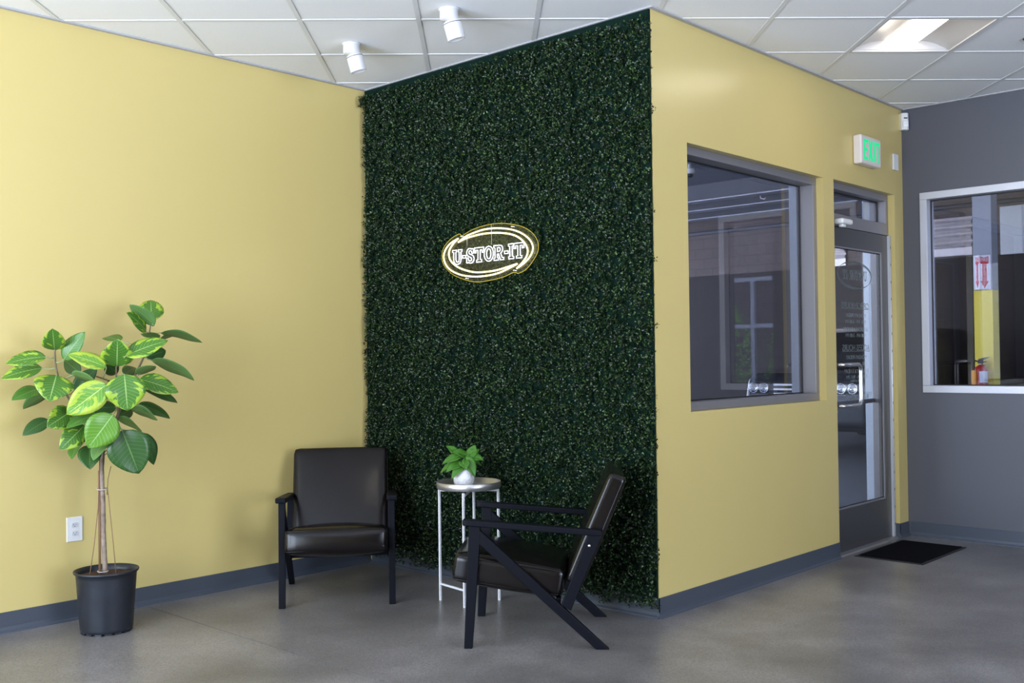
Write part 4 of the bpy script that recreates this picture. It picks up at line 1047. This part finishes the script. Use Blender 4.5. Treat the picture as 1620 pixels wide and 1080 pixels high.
for i, (x, y, w_, h_) in enumerate(((11.0, -6.1, .6, 2.5), (11.2, -4.75, .55, 2.4), (11.0, -3.6, .5, 1.5))):
    shrub(x, y, w_, h_, 'green shrub outdoors, mirrored in the glass of the left window')

# ================================================================== LIGHT
w = bpy.data.worlds.new('sky'); S.world = w; w.use_nodes = True; n = w.node_tree; n.nodes.clear()
out = n.nodes.new('ShaderNodeOutputWorld'); bg = n.nodes.new('ShaderNodeBackground')
sk = n.nodes.new('ShaderNodeTexCoord'); sp = n.nodes.new('ShaderNodeSeparateXYZ'); rp = n.nodes.new('ShaderNodeValToRGB')
mr = n.nodes.new('ShaderNodeMapRange'); mr.inputs[1].default_value = -1; mr.inputs[2].default_value = 1
n.links.new(sk.outputs['Generated'], sp.inputs[0]); n.links.new(sp.outputs['Z'], mr.inputs[0]); n.links.new(mr.outputs[0], rp.inputs[0])
e = rp.color_ramp.elements; e[0].position = .0; e[0].color = (.92, 1.08, 1.40, 1); e[1].position = 1; e[1].color = (.42, .62, 1.0, 1)
for p_, c_ in ((.35, (1.15, 1.32, 1.66)), (.47, (1.0, 1.15, 1.42)), (.505, (.60, .68, .80)), (.53, (.80, .90, 1.05)), (.70, (.55, .72, 1.0))):
    q = rp.color_ramp.elements.new(p_); q.color = (*c_, 1)
n.links.new(rp.outputs[0], bg.inputs[0]); bg.inputs[1].default_value = 15.2
n.links.new(bg.outputs[0], out.inputs[0])
def portal(loc, rot, sx, sy):
    l = bpy.data.lights.new('daylight_portal', 'AREA'); l.shape = 'RECTANGLE'; l.size = sx; l.size_y = sy; l.cycles.is_portal = True
    o = bpy.data.objects.new('daylight_portal', l); COL.objects.link(o); o.location = loc; o.rotation_euler = rot
for (a, b) in REAR: portal(((a+b)/2, YB-.21, 1.45), (R(90), 0, 0), b-a, 2.6)
for (a, b) in SIDE: portal((XL-.21, (a+b)/2, 1.45), (R(90), 0, R(-90)), b-a, 2.6)

# ================================================================== CAMERA
cam = bpy.data.cameras.new('camera'); co = bpy.data.objects.new('camera', cam); COL.objects.link(co); S.camera = co
cam.sensor_fit = 'HORIZONTAL'; cam.sensor_width = 36; cam.lens = 1630.66 / 1620 * 36; cam.clip_start = .05; cam.clip_end = 200
d1 = Vector((.6827763, .73062749)); fw = Vector((.7306275, .6827763, 0)); rt = Vector((.6827763, -.7306275, 0)); up0 = Vector((0, 0, 1))
pit, rol = .01510465, -.01243773
F = fw*cos(pit) + up0*sin(pit); U0 = up0*cos(pit) - fw*sin(pit)
Rr = rt*cos(rol) + U0*sin(rol); U = U0*cos(rol) - rt*sin(rol)
co.matrix_world = Matrix(((Rr.x, U.x, -F.x, -4.24608), (Rr.y, U.y, -F.y, -2.98802), (Rr.z, U.z, -F.z, 1.309), (0, 0, 0, 1)))
vs = S.view_settings; S.display_settings.display_device = 'sRGB'
vs.view_transform = 'Standard'; vs.look = 'None'; vs.exposure = 0.0; vs.gamma = 1; vs.use_curve_mapping = False
S.cycles.max_bounces = 10; S.cycles.diffuse_bounces = 6; S.cycles.transparent_max_bounces = 16; S.cycles.caustics_reflective = False; S.cycles.caustics_refractive = False
